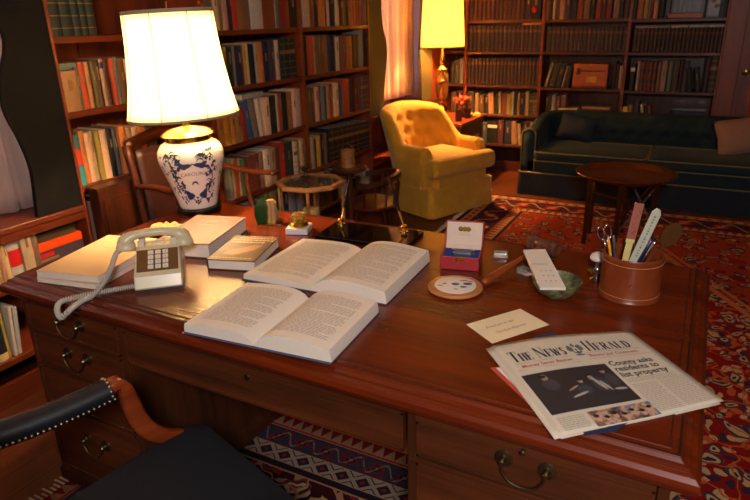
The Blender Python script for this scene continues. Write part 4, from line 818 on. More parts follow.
# colourful dust jacket
n = NT('photo_jacket', 0.5); vj = n.obj((9, 22, 1)); a_ = n.noise(vj, 1.6, 5, 0.7)
n.base(n.ramp(a_, [(0.34, s2l((34, 18, 10))), (0.44, s2l((76, 30, 12))), (0.52, s2l((100, 50, 22))), (0.58, s2l((54, 48, 24))), (0.7, s2l((124, 88, 54)))]))
def ex_j(r, t):
    b = MB(); rn = random.Random(3)
    for k, (x0, x1, y0, hh) in enumerate(((0.06, 0.14, 0.215, 0.006), (0.03, 0.15, 0.198, 0.009), (0.012, 0.15, 0.178, 0.011), (0.012, 0.13, 0.158, 0.009), (0.01, 0.14, 0.018, 0.004))):
        x = x0
        while x < x1:
            w_ = rn.uniform(0.004, 0.012); b.box(x, y0, t, x+w_, y0+hh, t+0.0003); x += w_+0.0035
    b.build('title_lettering', plain('jacket_letters', (190, 160, 100), 0.5), r)
    MB().add([(0.03, 0.05, t+0.0004), (0.07, 0.045, t+0.0004), (0.12, 0.09, t+0.0004), (0.135, 0.135, t+0.0004), (0.105, 0.14, t+0.0004), (0.06, 0.10, t+0.0004), (0.04, 0.08, t+0.0004)], [(0, 1, 2, 3, 4, 5, 6)]).build('jacket_picture', plain('jacket_pink', (150, 84, 56), 0.4), r)
hardcover('hardcover_book', 'hardcover with a brown picture dust jacket lying right of the tan book', 0.158, 0.225, 0.035, (0.474, 0.378, Z0), radians(17), n.mat, pg_white, extras=ex_j)
# crumpled tan paper behind the telephone
def cr(u, v):
    rr = 0.5+0.0*u
    return (0.16*(u-0.5)+0.006*sin(9*v+3*u), 0.10*(v-0.5)+0.005*sin(11*u), 0.012+0.008*sin(7*u+2*v)*cos(9*v)+0.006*sin(23*u)*sin(17*v))
o = MB().grid(cr, 22, 16).build('paper_doily', plain('tan_paper', (206, 150, 84), 0.8, 0, 0.1), None, True, loc=(0.10, 0.60, Z0+0.004), rotz=0.3, solid=0.001)
tag(o, 'crumpled tan paper lying between the lamp base and the telephone', 'paper')

# open books
def text_page_mat():
    return plain('print_grey', (150, 132, 118), 0.85)
prn = text_page_mat()
def open_book(label, hw, d, tl, tr, loc, rz, cover, seed, spine_t=0.012, big=False, group='open books on the desk'):
    """hw = width of one side; tl, tr = page stack thickness left and right; local y runs up the page; gutter at x=0"""
    r = thing('open_book', label, 'book', loc, rz, group)
    MB().box(-hw-0.006, -0.006, 0, -0.012, d+0.006, 0.003).box(0.012, -0.006, 0, hw+0.006, d+0.006, 0.003).box(-0.012, -0.006, 0.0, 0.012, d+0.006, 0.002).build('cover', cover, r, bevel=0.001)
    def prof(side, t):
        pts = []
        for k in range(15):
            u = k/14; x = hw*u
            rise = (1-math.exp(-u*9))*t*(1.0+0.16*sin(pi*min(1, u*1.05)))
            z = 0.003+rise*(1-0.12*u*u)+0.004*(1-u)
            pts.append((side*x, z))
        return pts
    for side, t, nm in ((-1, tl, 'left'), (1, tr, 'right')):
        pf = prof(side, t); xo = side*(hw-0.0)
        top = pf; slope = 0.010+t*0.35
        loops = []
        for y in (0.0, d):
            L = [(x*(1-0.0), y, z) for x, z in top]
            L += [(side*(hw+slope*0.15), y, top[-1][1]*0.6), (side*(hw+slope*0.4-0.004), y, 0.003), (0, y, 0.003)]
            loops.append(L)
        b = MB(); b.loft(loops); b.build('page_block', pg_white, r, 'auto')
        # lines of print
        pr = MB(); rn = random.Random(seed+side)
        lh = 0.0062 if not big else 0.0056; y = d-0.03; para = 0
        def zat(x):
            x = abs(x)
            for i in range(14):
                a0, a1 = abs(pf[i][0]), abs(pf[i+1][0])
                if a0 <= x <= a1+1e-9:
                    tt = (x-a0)/(a1-a0); return pf[i][1]*(1-tt)+pf[i+1][1]*tt
            return pf[-1][1]
        x0, x1 = 0.030, hw-0.022
        while y > 0.03:
            para -= 1
            xe = x1 if para != 0 else x0+(x1-x0)*rn.uniform(0.3, 0.8)
            if para <= 0: para = rn.randint(4, 9)
            ind = 0.008 if para and rn.random() < 0.12 else 0
            a = x0+ind if side > 0 else -x1+ind; bnd = xe if side > 0 else -x0-(x1-xe)
            while a < bnd-0.006:
                w_ = rn.uniform(0.006, 0.02); c = min(a+w_, bnd)
                pr.add([(a, y, zat(a)+0.0005), (c, y, zat(c)+0.0005), (c, y+0.0019, zat(c)+0.0005), (a, y+0.0019, zat(a)+0.0005)], [(0, 1, 2, 3)])
                a = c+0.0022
            y -= lh
        pr.build('print', prn, r)
    MB().tube([(0.004, d+0.004, 0.006), (0.002, d*0.5, 0.010), (0.0, -0.004, 0.006)], 0.001, 5).build('ribbon', plain('ribbon_cream', (206, 190, 120), 0.6), r)
    return r
blue_cover = plain('grey_blue_cover', (62, 72, 100), 0.5)
open_book('open book with grey-blue covers lying nearest the front desk edge', 0.200, 0.268, 0.026, 0.034, (0.914, 0.052, Z0), radians(4.5), blue_cover, 11)
open_book('larger open book lying behind the first one, its thick right side toward the red box', 0.228, 0.335, 0.018, 0.040, (0.86, 0.375, Z0), radians(3), plain('dark_blue_cover', (54, 60, 84), 0.5), 21, big=True)
# ------------------------------------------------------------------ small things on the desk
# green banded stone slice standing on edge
ag = thing('agate_bookend', 'polished green agate slice standing on edge behind the books', 'bookend', (0.362, 0.838, Z0), radians(30))
out = [(-0.042, 0.0), (-0.050, 0.03), (-0.048, 0.062), (-0.036, 0.086), (-0.02, 0.094), (0.0, 0.09), (0.02, 0.092), (0.034, 0.08), (0.04, 0.05), (0.036, 0.02), (0.024, 0.0)]
n = NT('agate_green', 0.12); sp = n.node('ShaderNodeSeparateXYZ'); n.put(sp.inputs[0], n.obj()); 
f = n.m('ADD', n.m('MULTIPLY', sp.outputs[0], 10.5), n.m('MULTIPLY', n.noise(n.obj(), 22, 3), 0.22))
n.base(n.ramp(f, [(0.0, s2l((8, 58, 26))), (0.08, s2l((10, 76, 34))), (0.16, s2l((206, 140, 96))), (0.24, s2l((120, 124, 74))), (0.34, s2l((196, 130, 90))), (0.45, s2l((92, 110, 70)))]))
b = MB(); b.loft([[(x, -0.012, z) for x, z in out], [(x, 0.012, z) for x, z in out]]); b.build('stone_slice', n.mat, ag, bevel=0.002)
MB().box(-0.03, -0.03, 0, 0.05, 0.05, 0.003).build('foot', gold, ag)
# paperweight
pw = thing('paperweight', 'golden glass dome paperweight on a white marble block', 'paperweight', (0.527, 0.802, Z0), radians(20))
MB().box(-0.04, -0.04, 0, 0.04, 0.04, 0.022).build('marble_base', plain('marble', (206, 204, 206), 0.15, 0, 0.08, 60), pw, bevel=0.002)
n = NT('amber_glass', 0.04); n.b.inputs['Transmission Weight'].default_value = 0.88; n.base(n.ramp(n.noise(n.obj(), 60, 3), [(0.35, s2l((200, 160, 50))), (0.6, s2l((244, 226, 130)))]))
MB().lathe([(0.034, 0.022), (0.035, 0.027), (0.030, 0.034), (0.026, 0.038)], 28).build('gilt_ring', gold, pw, 'auto')
MB().lathe([(0.024, 0.036), (0.030, 0.042), (0.031, 0.052), (0.026, 0.064), (0.015, 0.072), (0.0, 0.0745)], 28).build('glass_dome', n.mat, pw, True)
# pen stand
ps = thing('pen_stand', 'black glass desk pen stand with two gold pen sockets', 'pen stand', (0.790, 0.852, Z0), radians(4))
MB().poly(rrect(-0.172, -0.088, 0.172, 0.088, 0.006), 0, 0.014).build('base', glass_black, ps, bevel=0.003)
for x_ in (-0.140, 0.108):
    MB().lathe([(0.016, 0.0142), (0.016, 0.017), (0.008, 0.02), (0.007, 0.024), (0.011, 0.028), (0.012, 0.034), (0.009, 0.038), (0.004, 0.039)], 20, (x_, 0.058, 0)).build('pen_socket', gold, ps, 'auto')
inlay = MB().add([(0.04, -0.07, 0.0145), (0.165, -0.07, 0.0145), (0.165, 0.06, 0.0145), (0.06, 0.06, 0.0145)], [(0, 1, 2, 3)])
def pen(label, base, top):
    A, B = Vector(base), Vector(top); L = (B-A).length; d = (B-A).normalized()
    q = Vector((0, 0, 1)).rotation_difference(d).to_matrix().to_4x4()
    r = bpy.data.objects.new('pen', None); COL.objects.link(r); r.matrix_world = Matrix.Translation(A) @ q; tag(r, label, 'pen', 'pens in the desk set')
    MB().lathe([(0.0012, 0), (0.0035, 0.012), (0.0052, 0.03), (0.0055, L*0.27)], 14).build('barrel', gold, r, 'auto')
    MB().lathe([(0.0056, L*0.27), (0.0056, L*0.30), (0.005, L*0.7), (0.0034, L*0.93), (0.0015, L)], 14).build('taper', plain('black_lacquer', (14, 12, 12), 0.12), r, 'auto')
    return r
pen('gold and black pen in the left socket, nearer the paperweight', (0.648, 0.902, Z0+0.034), (0.640, 0.985, Z0+0.165))
pen('gold and black pen leaning in the right socket, before the yellow armchair', (0.893, 0.917, Z0+0.034), (0.783, 1.015, Z0+0.185))

# red presentation box
bx = thing('presentation_box', 'open red presentation box with white lid lining and blue velvet inside', 'box', (1.126, 0.682, Z0), radians(12.5))
redm = plain('red_leatherette', (164, 44, 48), 0.45, 0, 0.05); velvet = plain('blue_velvet', (24, 52, 132), 0.9, 0, 0.25, 60); lining = plain('lid_lining', (214, 190, 172), 0.6, 0, 0.03)
BW, BD, BH = 0.117, 0.096, 0.042
MB().box(0, 0, 0, BW, BD, 0.004).box(0, 0, 0, BW, 0.004, BH).box(0, BD-0.004, 0, BW, BD, BH).box(0, 0, 0, 0.004, BD, BH).box(BW-0.004, 0, 0, BW, BD, BH).build('box_tray', redm, bx, bevel=0.001)
MB().grid(lambda u, v: (0.004+u*(BW-0.008), 0.004+v*(BD-0.008), BH-0.008-0.008*math.exp(-((u-0.5)**2+(v-0.5)**2)*9)), 12, 12).build('velvet_lining', velvet, bx, True)
MB().box(BW/2-0.012, -0.0015, BH-0.012, BW/2+0.012, 0.0, BH).build('clasp', gold, bx)
LM = Matrix.Translation((0, BD, BH)) @ Matrix.Rotation(radians(-13), 4, 'X')
lid = MB().box(0, -0.001, 0, BW, 0.016, 0.080, 0, LM).build('lid', redm, bx, bevel=0.001)
MB().box(0.004, -0.0022, 0.004, BW-0.004, -0.001, 0.076, 0, LM).build('lid_lining', lining, lid)
cr_ = MB()
for k in range(3):
    cr_.lathe([(0.008, 0), (0.008, 0.0006), (0.0, 0.0007)], 14, M=LM @ TR((BW/2-0.012+0.012*k, -0.0023, 0.055), (90, 0, 0)))
for z_, w_ in ((0.042, 0.03), (0.036, 0.038)): cr_.box(BW/2-w_/2, -0.0026, z_, BW/2+w_/2, -0.0023, z_+0.0015, 1, LM)
cr_.build('gilt_crest', [gold, plain('faint_title', (200, 150, 108), 0.8)], lid)
MB().box(0.004, -0.012, -0.006, BW-0.004, -0.004, 0.006, 0, LM).build('hinge_pad', lining, bx)
med = thing('seal_block', 'dark blue square medal resting on the velvet in the red box', 'medal', (1.126+0.062*cos(0.218)-0.05*sin(0.218), 0.682+0.05*cos(0.218)+0.062*sin(0.218), Z0+0.0275), radians(12.5))
b = MB(); b.loft([[(x*s_, y*s_, z) for x, y in rrect(-0.028, -0.016, 0.028, 0.016, 0.004)] for s_, z in ((1.0, 0), (1.0, 0.012), (0.86, 0.018))]); b.build('block', plain('medal_slate', (64, 72, 96), 0.35), med, bevel=0.001)
for x_ in (-0.031, 0.031): MB().lathe([(0.004, 0), (0.006, 0.006), (0.003, 0.014), (0.006, 0.02), (0.002, 0.022)], 12, (x_, 0, 0)).build('post', chrome, med, 'auto')

# round wooden plaque with white dial
cl = thing('desk_coaster', 'round wooden disc with white face and blue marks before the red box', 'coaster', (1.221, 0.562, Z0), radians(20))
MB().lathe([(0.070, 0), (0.076, 0.003), (0.077, 0.007), (0.074, 0.011), (0.064, 0.013), (0.060, 0.0125), (0.059, 0.011)], 48).build('wooden_ring', wood('coaster_wood', (150, 88, 40), (196, 132, 74), 0.3, 0, 10), cl, 'auto')
MB().lathe([(0.058, 0.009), (0.058, 0.0135), (0.054, 0.0145), (0.0, 0.0148)], 48).build('white_face', plain('enamel_white', (220, 214, 204), 0.2, 0, 0.02), cl, 'auto')
b = MB(); bm2 = plain('enamel_blue', (58, 84, 130), 0.25)
def spot(cx_, cy_, a_, b_, m): b.add([(cx_+a_*cos(2*pi*k/14), cy_+b_*sin(2*pi*k/14), 0.0151) for k in range(14)], [tuple(range(14))], m)
for q in ((0.0, 0.0, 0.012, 0.009, 0), (0.034, 0.004, 0.013, 0.009, 0), (0.022, -0.018, 0.010, 0.006, 0), (-0.03, 0.002, 0.006, 0.004, 0), (-0.042, -0.012, 0.008, 0.003, 0), (0.024, 0.026, 0.012, 0.005, 1), (0.042, 0.020, 0.008, 0.004, 1), (0.002, -0.034, 0.007, 0.003, 1)): spot(*q)
b.build('enamel_marks', [bm2, plain('enamel_brown', (170, 110, 72), 0.25)], cl)

# gavel
A, Bv = Vector((1.287, 0.610, Z0+0.012)), Vector((1.383, 0.895, Z0+0.044)); d_ = (Bv-A)
gv = bpy.data.objects.new('gavel', None); COL.objects.link(gv); q = Vector((0, 0, 1)).rotation_difference(d_.normalized()).to_matrix().to_4x4()
gv.matrix_world = Matrix.Translation(A) @ q; L = d_.length
tag(gv, 'wooden gavel lying with its handle pointing toward the round plaque', 'gavel')
MB().lathe([(0.006, 0), (0.009, 0.003), (0.0105, 0.01), (0.0125, 0.04), (0.0115, 0.09), (0.0085, 0.14), (0.0065, 0.18), (0.008, 0.187), (0.0065, 0.195), (0.006, L-0.02)], 18).build('handle', gavel_wood, gv, 'auto')
hd = Vector((0.096, -0.044, 0)).normalized(); hl = gv.matrix_world.inverted().to_3x3() @ hd
q2 = Vector((0, 0, 1)).rotation_difference(hl).to_matrix().to_4x4()
hp_ = [(0.0, -0.056), (0.020, -0.055), (0.025, -0.050), (0.025, -0.040), (0.019, -0.036), (0.024, -0.032), (0.024, -0.026), (0.018, -0.022), (0.021, -0.012), (0.021, 0.012), (0.018, 0.022), (0.024, 0.026), (0.024, 0.032), (0.019, 0.036), (0.025, 0.040), (0.025, 0.050), (0.020, 0.055), (0.0, 0.056)]
MB().lathe(hp_, 24, M=Matrix.Translation((0, 0, L)) @ q2).build('head', wood('gavel_head_wood', (60, 32, 24), (124, 74, 52), 0.22, 0, 14), gv, 'auto')
sb = MB().lathe([(0.042, 0), (0.046, 0.003), (0.046, 0.012), (0.040, 0.017), (0.030, 0.018)], 28).build('sound_block', dark_wood, None, 'auto', loc=(1.375, 0.895, Z0)); tag(sb, 'round dark sound block under the gavel head', 'sound block')
# small glass blocks beside the gavel
gl = NT('clear_glass', 0.05); gl.b.inputs['Transmission Weight'].default_value = 0.85; gl.base((0.75, 0.78, 0.74)); gl.b.inputs['IOR'].default_value = 1.3
for (x_, y_, r_, lab) in ((1.262, 0.855, 0.3, 'small clear glass block left of the gavel handle'), (1.368, 0.752, -0.5, 'small clear glass block between gavel handle and green bowl')):
    o = MB().poly(rrect(-0.022, -0.016, 0.022, 0.016, 0.004), 0, 0.016).build('glass_block', gl.mat, None, bevel=0.002, loc=(x_, y_, Z0), rotz=r_); tag(o, lab, 'glass block', 'glass blocks')

# green stone bowl with memo pad
BXc, BYc = 1.482, 0.640
n = NT('green_stone', 0.18); n.base(n.ramp(n.noise(n.obj(), 38, 5, 0.7), [(0.35, s2l((58, 62, 38))), (0.55, s2l((104, 104, 72))), (0.75, s2l((148, 140, 104)))]))
o = MB().loft([[(r_*cos(2*pi*j/40), r_*sin(2*pi*j/40), z_) for j in range(40)] for r_, z_ in ((0.0005, 0), (0.034, 0), (0.040, 0.003), (0.054, 0.018), (0.063, 0.034), (0.066, 0.046), (0.064, 0.047), (0.060, 0.036), (0.050, 0.021), (0.034, 0.010), (0.0005, 0.008))]).build('stone_bowl', n.mat, None, 'auto', loc=(BXc, BYc, Z0))
tag(o, 'mottled green stone bowl holding a white note pad', 'bowl')
PM = Matrix.Translation((1.425, 0.672, Z0+0.022)) @ Matrix.Rotation(radians(-42), 4, 'Z') @ Matrix.Rotation(radians(20), 4, 'X')
# pad: corner points on its leaning sheet
p0, p1, p2, p3 = Vector((1.457, 0.556, 0.812)), Vector((1.517, 0.582, 0.812)), Vector((1.414, 0.784, 0.834)), Vector((1.358, 0.752, 0.834))
nv = (p1-p0).cross(p3-p0).normalized(); dd = -nv*0.008
b = MB(); b.add([p0, p1, p2, p3, p0+dd, p1+dd, p2+dd, p3+dd], [(0, 1, 2, 3), (7, 6, 5, 4), (0, 4, 5, 1), (1, 5, 6, 2), (2, 6, 7, 3), (3, 7, 4, 0)])
np_ = thing('note_pad', 'white note pad leaning in the green stone bowl', 'note pad', (0, 0, 0)); b.build('sheets', pg_white, np_)
b = MB()
def onpad(u, v, lift=0.0006): 
    return tuple(p0+(p1-p0)*u+(p3-p0)*v+nv*lift)
for r_ in range(3):
    for c_ in range(3):
        u, v = 0.3+0.2*c_, 0.14+0.13*r_; b.add([onpad(u, v), onpad(u+0.09, v+0.01), onpad(u+0.08, v+0.03), onpad(u-0.01, v+0.02)], [(0, 1, 2, 3)])
b.add([onpad(0.08, 0.58), onpad(0.75, 0.58), onpad(0.75, 0.60), onpad(0.08, 0.60)], [(0, 1, 2, 3)])
b.build('handwriting', plain('pencil_grey', (168, 158, 150), 0.8), np_)

# chrome hand embosser
em = thing('chrome_bell', 'small chrome stand with domed button left of the pen cup', 'bell', (1.563, 0.792, Z0), 0)
MB().lathe([(0.018, 0), (0.019, 0.003), (0.008, 0.008), (0.006, 0.02), (0.006, 0.024)], 24).build('foot', chrome, em, 'auto')
MB().lathe([(0.006, 0.022), (0.026, 0.026), (0.027, 0.030), (0.010, 0.034), (0.007, 0.04), (0.007, 0.062)], 24).build('disc', chrome, em, 'auto')
MB().lathe([(0.007, 0.060), (0.022, 0.062), (0.024, 0.067), (0.020, 0.077), (0.010, 0.083), (0.0, 0.0845)], 24).build('button', plain('satin_white', (206, 198, 192), 0.25), em, 'auto')

# leather pen cup and its contents
CX_, CY_ = 1.657, 0.726
n = NT('brown_leather', 0.33); v_ = n.noise(n.obj((14, 14, 5)), 2.0, 4); n.base(n.mix(v_, s2l((96, 40, 14)), s2l((138, 62, 26)))); n.bump(n.noise(n.obj(), 260, 2), 0.12, 0.001)
cup = thing('pen_cup', 'brown leather pen cup with rows of stitching', 'pen cup', (CX_, CY_, Z0))
MB().loft([[(r_*cos(2*pi*j/64), r_*sin(2*pi*j/64), z_) for j in range(64)] for r_, z_ in ((0.0005, 0), (0.078, 0), (0.0795, 0.004), (0.0765, 0.008), (0.0755, 0.060), (0.076, 0.112), (0.0775, 0.118), (0.076, 0.1215), (0.0725, 0.1215), (0.071, 0.116), (0.070, 0.01), (0.0005, 0.008))]).build('leather_wall', n.mat, cup, 'auto')
for z_ in (0.016, 0.104): MB().tube([(0.0762*cos(2*pi*j/90), 0.0762*sin(2*pi*j/90), z_) for j in range(90)], 0.0008, 5, closed=True).build('stitching', plain('stitch', (196, 128, 84), 0.6), cup)
MB().lathe([(0.0035, 0), (0.003, 0.0015), (0.0, 0.002)], 12, M=Matrix.Rotation(-2.35+0.9, 4, 'Z') @ TR((0.076, 0, 0.055), (0, 90, 0))).build('rivet', brass, cup, 'auto')
def stick(name, label, cat, top, bot, builder, roll=0, group=None):
    A, Bt = Vector(bot), Vector(top); d = (Bt-A); 
    zax = d.normalized(); view = Vector((-0.446, 0.823, -0.35)); 
    yax = (view-zax*view.dot(zax)).normalized(); xax = yax.cross(zax)
    Rm = Matrix((xax, yax, zax)).transposed().to_4x4() @ Matrix.Rotation(radians(roll), 4, 'Z')
    r = bpy.data.objects.new(name, None); COL.objects.link(r); r.matrix_world = Matrix.Translation(A) @ Rm; tag(r, label, cat, group); builder(r, d.length); return r
zb = Z0+0.012
def opener(handle_col, marks_col, hw):
    def f(r, L):
        MB().loft([[(x_, -0.0012, z_) for x_, z_ in ((-0.004, 0), (0.004, 0), (0.009, L*0.45), (-0.009, L*0.45))], [(x_, 0.0012, z_) for x_, z_ in ((-0.004, 0), (0.004, 0), (0.009, L*0.45), (-0.009, L*0.45))]]).build('blade', plain('ivory_blade', (206, 190, 120), 0.35), r)
        h = MB().box(-hw, -0.0022, L*0.56, hw, 0.0022, L); h.box(-0.009, -0.0012, L*0.44, 0.009, 0.0012, L*0.58); h.build('handle_core', plain('ivory_blade', (206, 190, 120), 0.35), r, bevel=0.001)
        o = MB().box(-hw-0.0006, -0.003, L*0.60, hw+0.0006, 0.003, L+0.0006).build('handle', handle_col, r, bevel=0.001)
        b = MB(); rn = random.Random(4)
        for k in range(16):
            x_ = rn.uniform(-hw*0.6, hw*0.6); z_ = L*0.62+rn.random()*L*0.35; b.box(x_, -0.0034, z_, x_+0.003, -0.003, z_+0.002); 
        b.build('handle_pattern', marks_col, o)
    return f
stick('letter_opener', 'letter opener with a red patterned handle standing in the pen cup', 'letter opener', (1.654, 0.748, 1.010), (1.630, 0.712, zb), opener(plain('pink_brocade', (150, 86, 70), 0.6), plain('brocade_red', (140, 34, 28), 0.6), 0.0115))
def jade(r, L):
    hw = 0.0125; pts = [(-hw, L*0.3), (-hw, L-0.012), (-0.004, L), (0.006, L-0.002), (hw, L-0.014), (hw, L*0.3), (0.006, 0), (-0.006, 0)]
    MB().loft([[(x_, -0.002, z_) for x_, z_ in pts], [(x_, 0.002, z_) for x_, z_ in pts]]).build('blade', plain('pale_jade', (182, 182, 164), 0.3), r, bevel=0.0008)
    b = MB(); rn = random.Random(9); z_ = L*0.42
    while z_ < L*0.9: b.box(-0.0025, -0.0026, z_, 0.0025, -0.002, z_+rn.uniform(0.002, 0.006)); z_ += 0.008
    b.build('lettering', plain('jade_marks', (120, 126, 112), 0.5), r)
stick('letter_opener', 'pale green letter opener leaning right in the pen cup', 'letter opener', (1.700, 0.760, 0.998), (1.636, 0.722, zb), jade)
def pencil(c):
    def f(r, L):
        MB().lathe([(0.0036, 0.0), (0.0036, L-0.018)], 6).build('barrel', c, r); MB().lathe([(0.0036, L-0.018), (0.0010, L-0.003), (0.0, L)], 6).build('sharpened_tip', plain('bare_wood', (206, 160, 104), 0.6), r)
    return f
stick('pencil', 'yellow pencil leaning left in the pen cup', 'pencil', (1.590, 0.712, 0.925), (1.622, 0.718, zb), pencil(plain('pencil_yellow', (226, 160, 30), 0.35)))
def penf(c, c2):
    def f(r, L):
        MB().lathe([(0.0015, 0), (0.004, 0.012), (0.0042, L*0.6)], 12).build('barrel', c, r, 'auto'); MB().lathe([(0.0044, L*0.6), (0.0046, L-0.004), (0.003, L), (0.0, L)], 12).build('cap', c2, r, 'auto')
        MB().box(-0.001, -0.0062, L*0.68, 0.001, -0.0052, L-0.004).box(-0.001, -0.0062, L-0.006, 0.001, -0.003, L-0.003).build('clip', chrome, r)
    return f
stick('ballpoint_pen', 'dark blue ballpoint pen leaning right in the pen cup', 'pen', (1.694, 0.752, 0.915), (1.640, 0.722, zb), penf(plain('pen_blue', (24, 34, 74), 0.2), plain('pen_blue', (24, 34, 74), 0.2)))
stick('ballpoint_pen', 'silver ballpoint pen leaning far right in the pen cup', 'pen', (1.703, 0.742, 0.912), (1.652, 0.736, zb), penf(chrome, chrome))
stick('ballpoint_pen', 'dark grey pen between pencil and red letter opener in the cup', 'pen', (1.600, 0.745, 0.916), (1.628, 0.732, zb), penf(plain('pen_grey', (70, 68, 72), 0.25), plain('pen_grey', (70, 68, 72), 0.25)))
def scis(r, L):
    b = MB()
    for s_ in (-1, 1):
        b.tube([(s_*0.010+0.0085*cos(2*pi*j/20), 0, L-0.022+0.019*sin(2*pi*j/20)) for j in range(20)], 0.0018, 6, closed=True); b.tube([(s_*0.006, 0, L-0.04), (0, 0, L*0.5)], 0.0025, 6)
    b.build('handles', chrome, r, True)
    MB().box(-0.005, -0.001, 0, -0.0005, 0.001, L*0.52).box(0.0005, -0.001, 0, 0.005, 0.001, L*0.52).build('blades', chrome, r)
stick('scissors', 'steel scissors with loop handles at the left of the pen cup', 'scissors', (1.572, 0.735, 0.945), (1.620, 0.740, zb), scis)
def paddle(r, L):
    pts = [(0.007*cos(t), 0) for t in (0,)]; o = []
    for k in range(20):
        t = 2*pi*k/20; o.append((0.024*cos(t), L-0.036+0.036*sin(t)))
    MB().loft([[(x_, -0.002, z_) for x_, z_ in o], [(x_, 0.002, z_) for x_, z_ in o]]).build('paddle', plain('paddle_brown', (72, 44, 14), 0.85, 0, 0.1, 30, 0.15), r, bevel=0.001)
    MB().lathe([(0.004, 0), (0.004, L-0.06)], 10).build('handle', plain('paddle_brown', (72, 44, 14), 0.85, 0, 0.1, 30, 0.15), r)
stick('wooden_spoon', 'flat oval brown wooden paddle standing at the back right of the cup', 'paddle', (1.752, 0.822, 0.945), (1.672, 0.742, zb+0.02), paddle)

# handwritten card
n_ = [(1.323, 0.372), (1.410, 0.308), (1.507, 0.457), (1.419, 0.514)]
cd = thing('place_card', 'cream handwritten card lying above the newspaper', 'card', (0, 0, 0)); zc = Z0+0.0006
MB().loft([[(x_, y_, Z0) for x_, y_ in n_], [(x_, y_, zc) for x_, y_ in n_]]).build('card', plain('card_cream', (228, 208, 172), 0.75, 0, 0.02), cd)
U = Vector((0.097, 0.147, 0)).normalized(); Vv = Vector((-0.85, 0.55, 0)).normalized()
o0 = Vector((1.323, 0.372, zc+0.0003)); e1v = (Vector((1.419, 0.514, zc+0.0003))-o0); e2v = (Vector((1.410, 0.308, zc+0.0003))-o0)
M4 = Matrix((e1v.normalized(), -e2v.normalized(), Vector((0, 0, 1)))).transposed().to_4x4(); M4.translation = o0
b = text_mb('Proud yes to age', 0.0145, M4 @ Matrix.Translation((0.030, -0.045, 0)), 0, None, 0.85, 0.45); text_mb('The News Reporter', 0.0145, M4 @ Matrix.Translation((0.036, -0.077, 0)), 0, b, 0.78, 0.45)
b.build('handwriting', plain('brown_ink', (120, 92, 70), 0.8), cd)

# ------------------------------------------------------------------ newspaper and papers below it
c0, c1, c2, c3 = Vector((1.418, 0.280, 0)), Vector((1.6856, 0.4947, 0)), Vector((1.8843, 0.2698, 0)), Vector((1.6302, 0.0296, 0))   # top-left, top-right, bottom-right, bottom-left
news_paper = plain('newsprint', (196, 184, 166), 0.85, 0, 0.03, 20)
nwp = thing('newspaper', 'folded newspaper with large masthead and photograph lying on the desk corner', 'newspaper', (0, 0, 0))
def npt(u, v, lift=0.0):
    """u across from left to right, v down the page, 0..1"""
    p = (c0*(1-u)+c1*u)*(1-v)+(c3*(1-u)+c2*u)*v
    z = Z0+0.0095+0.005*sin(pi*u)*(1-0.3*v)+0.003*sin(5*u+2*v)-0.007*(v**2)*(1-u*0.4)
    return Vector((p.x, p.y, max(z, Z0+0.004)+lift))
def sheet(lift, ins, shift=(0, 0)):
    N_ = 18
    def f(u, v):
        uu = ins+u*(1-2*ins); p = npt(uu, v*(1-ins)+0.0, lift); return (p.x+shift[0], p.y+shift[1], p.z)
    return f
b = MB(); b.grid(sheet(0, 0), 20, 20); b.build('front_page', news_paper, nwp, True, solid=0.0007)
for k, (l_, sh) in enumerate(((-0.0022, (-0.004, -0.004)), (-0.0044, (-0.012, -0.012)), (-0.0064, (-0.002, -0.003)), (-0.0078, (-0.014, -0.006)))):
    MB().grid(sheet(l_, 0.004, sh), 14, 14).build('inner_page', news_paper, nwp, True, solid=0.0006)
LIFT = 0.0007
def quad_page(mb_, u0, v0, u1, v1, m=0, n=6, lift=LIFT):
    mb_.grid(lambda a, c: npt(u0+(u1-u0)*a, v0+(v1-v0)*c, lift), n, n, m)
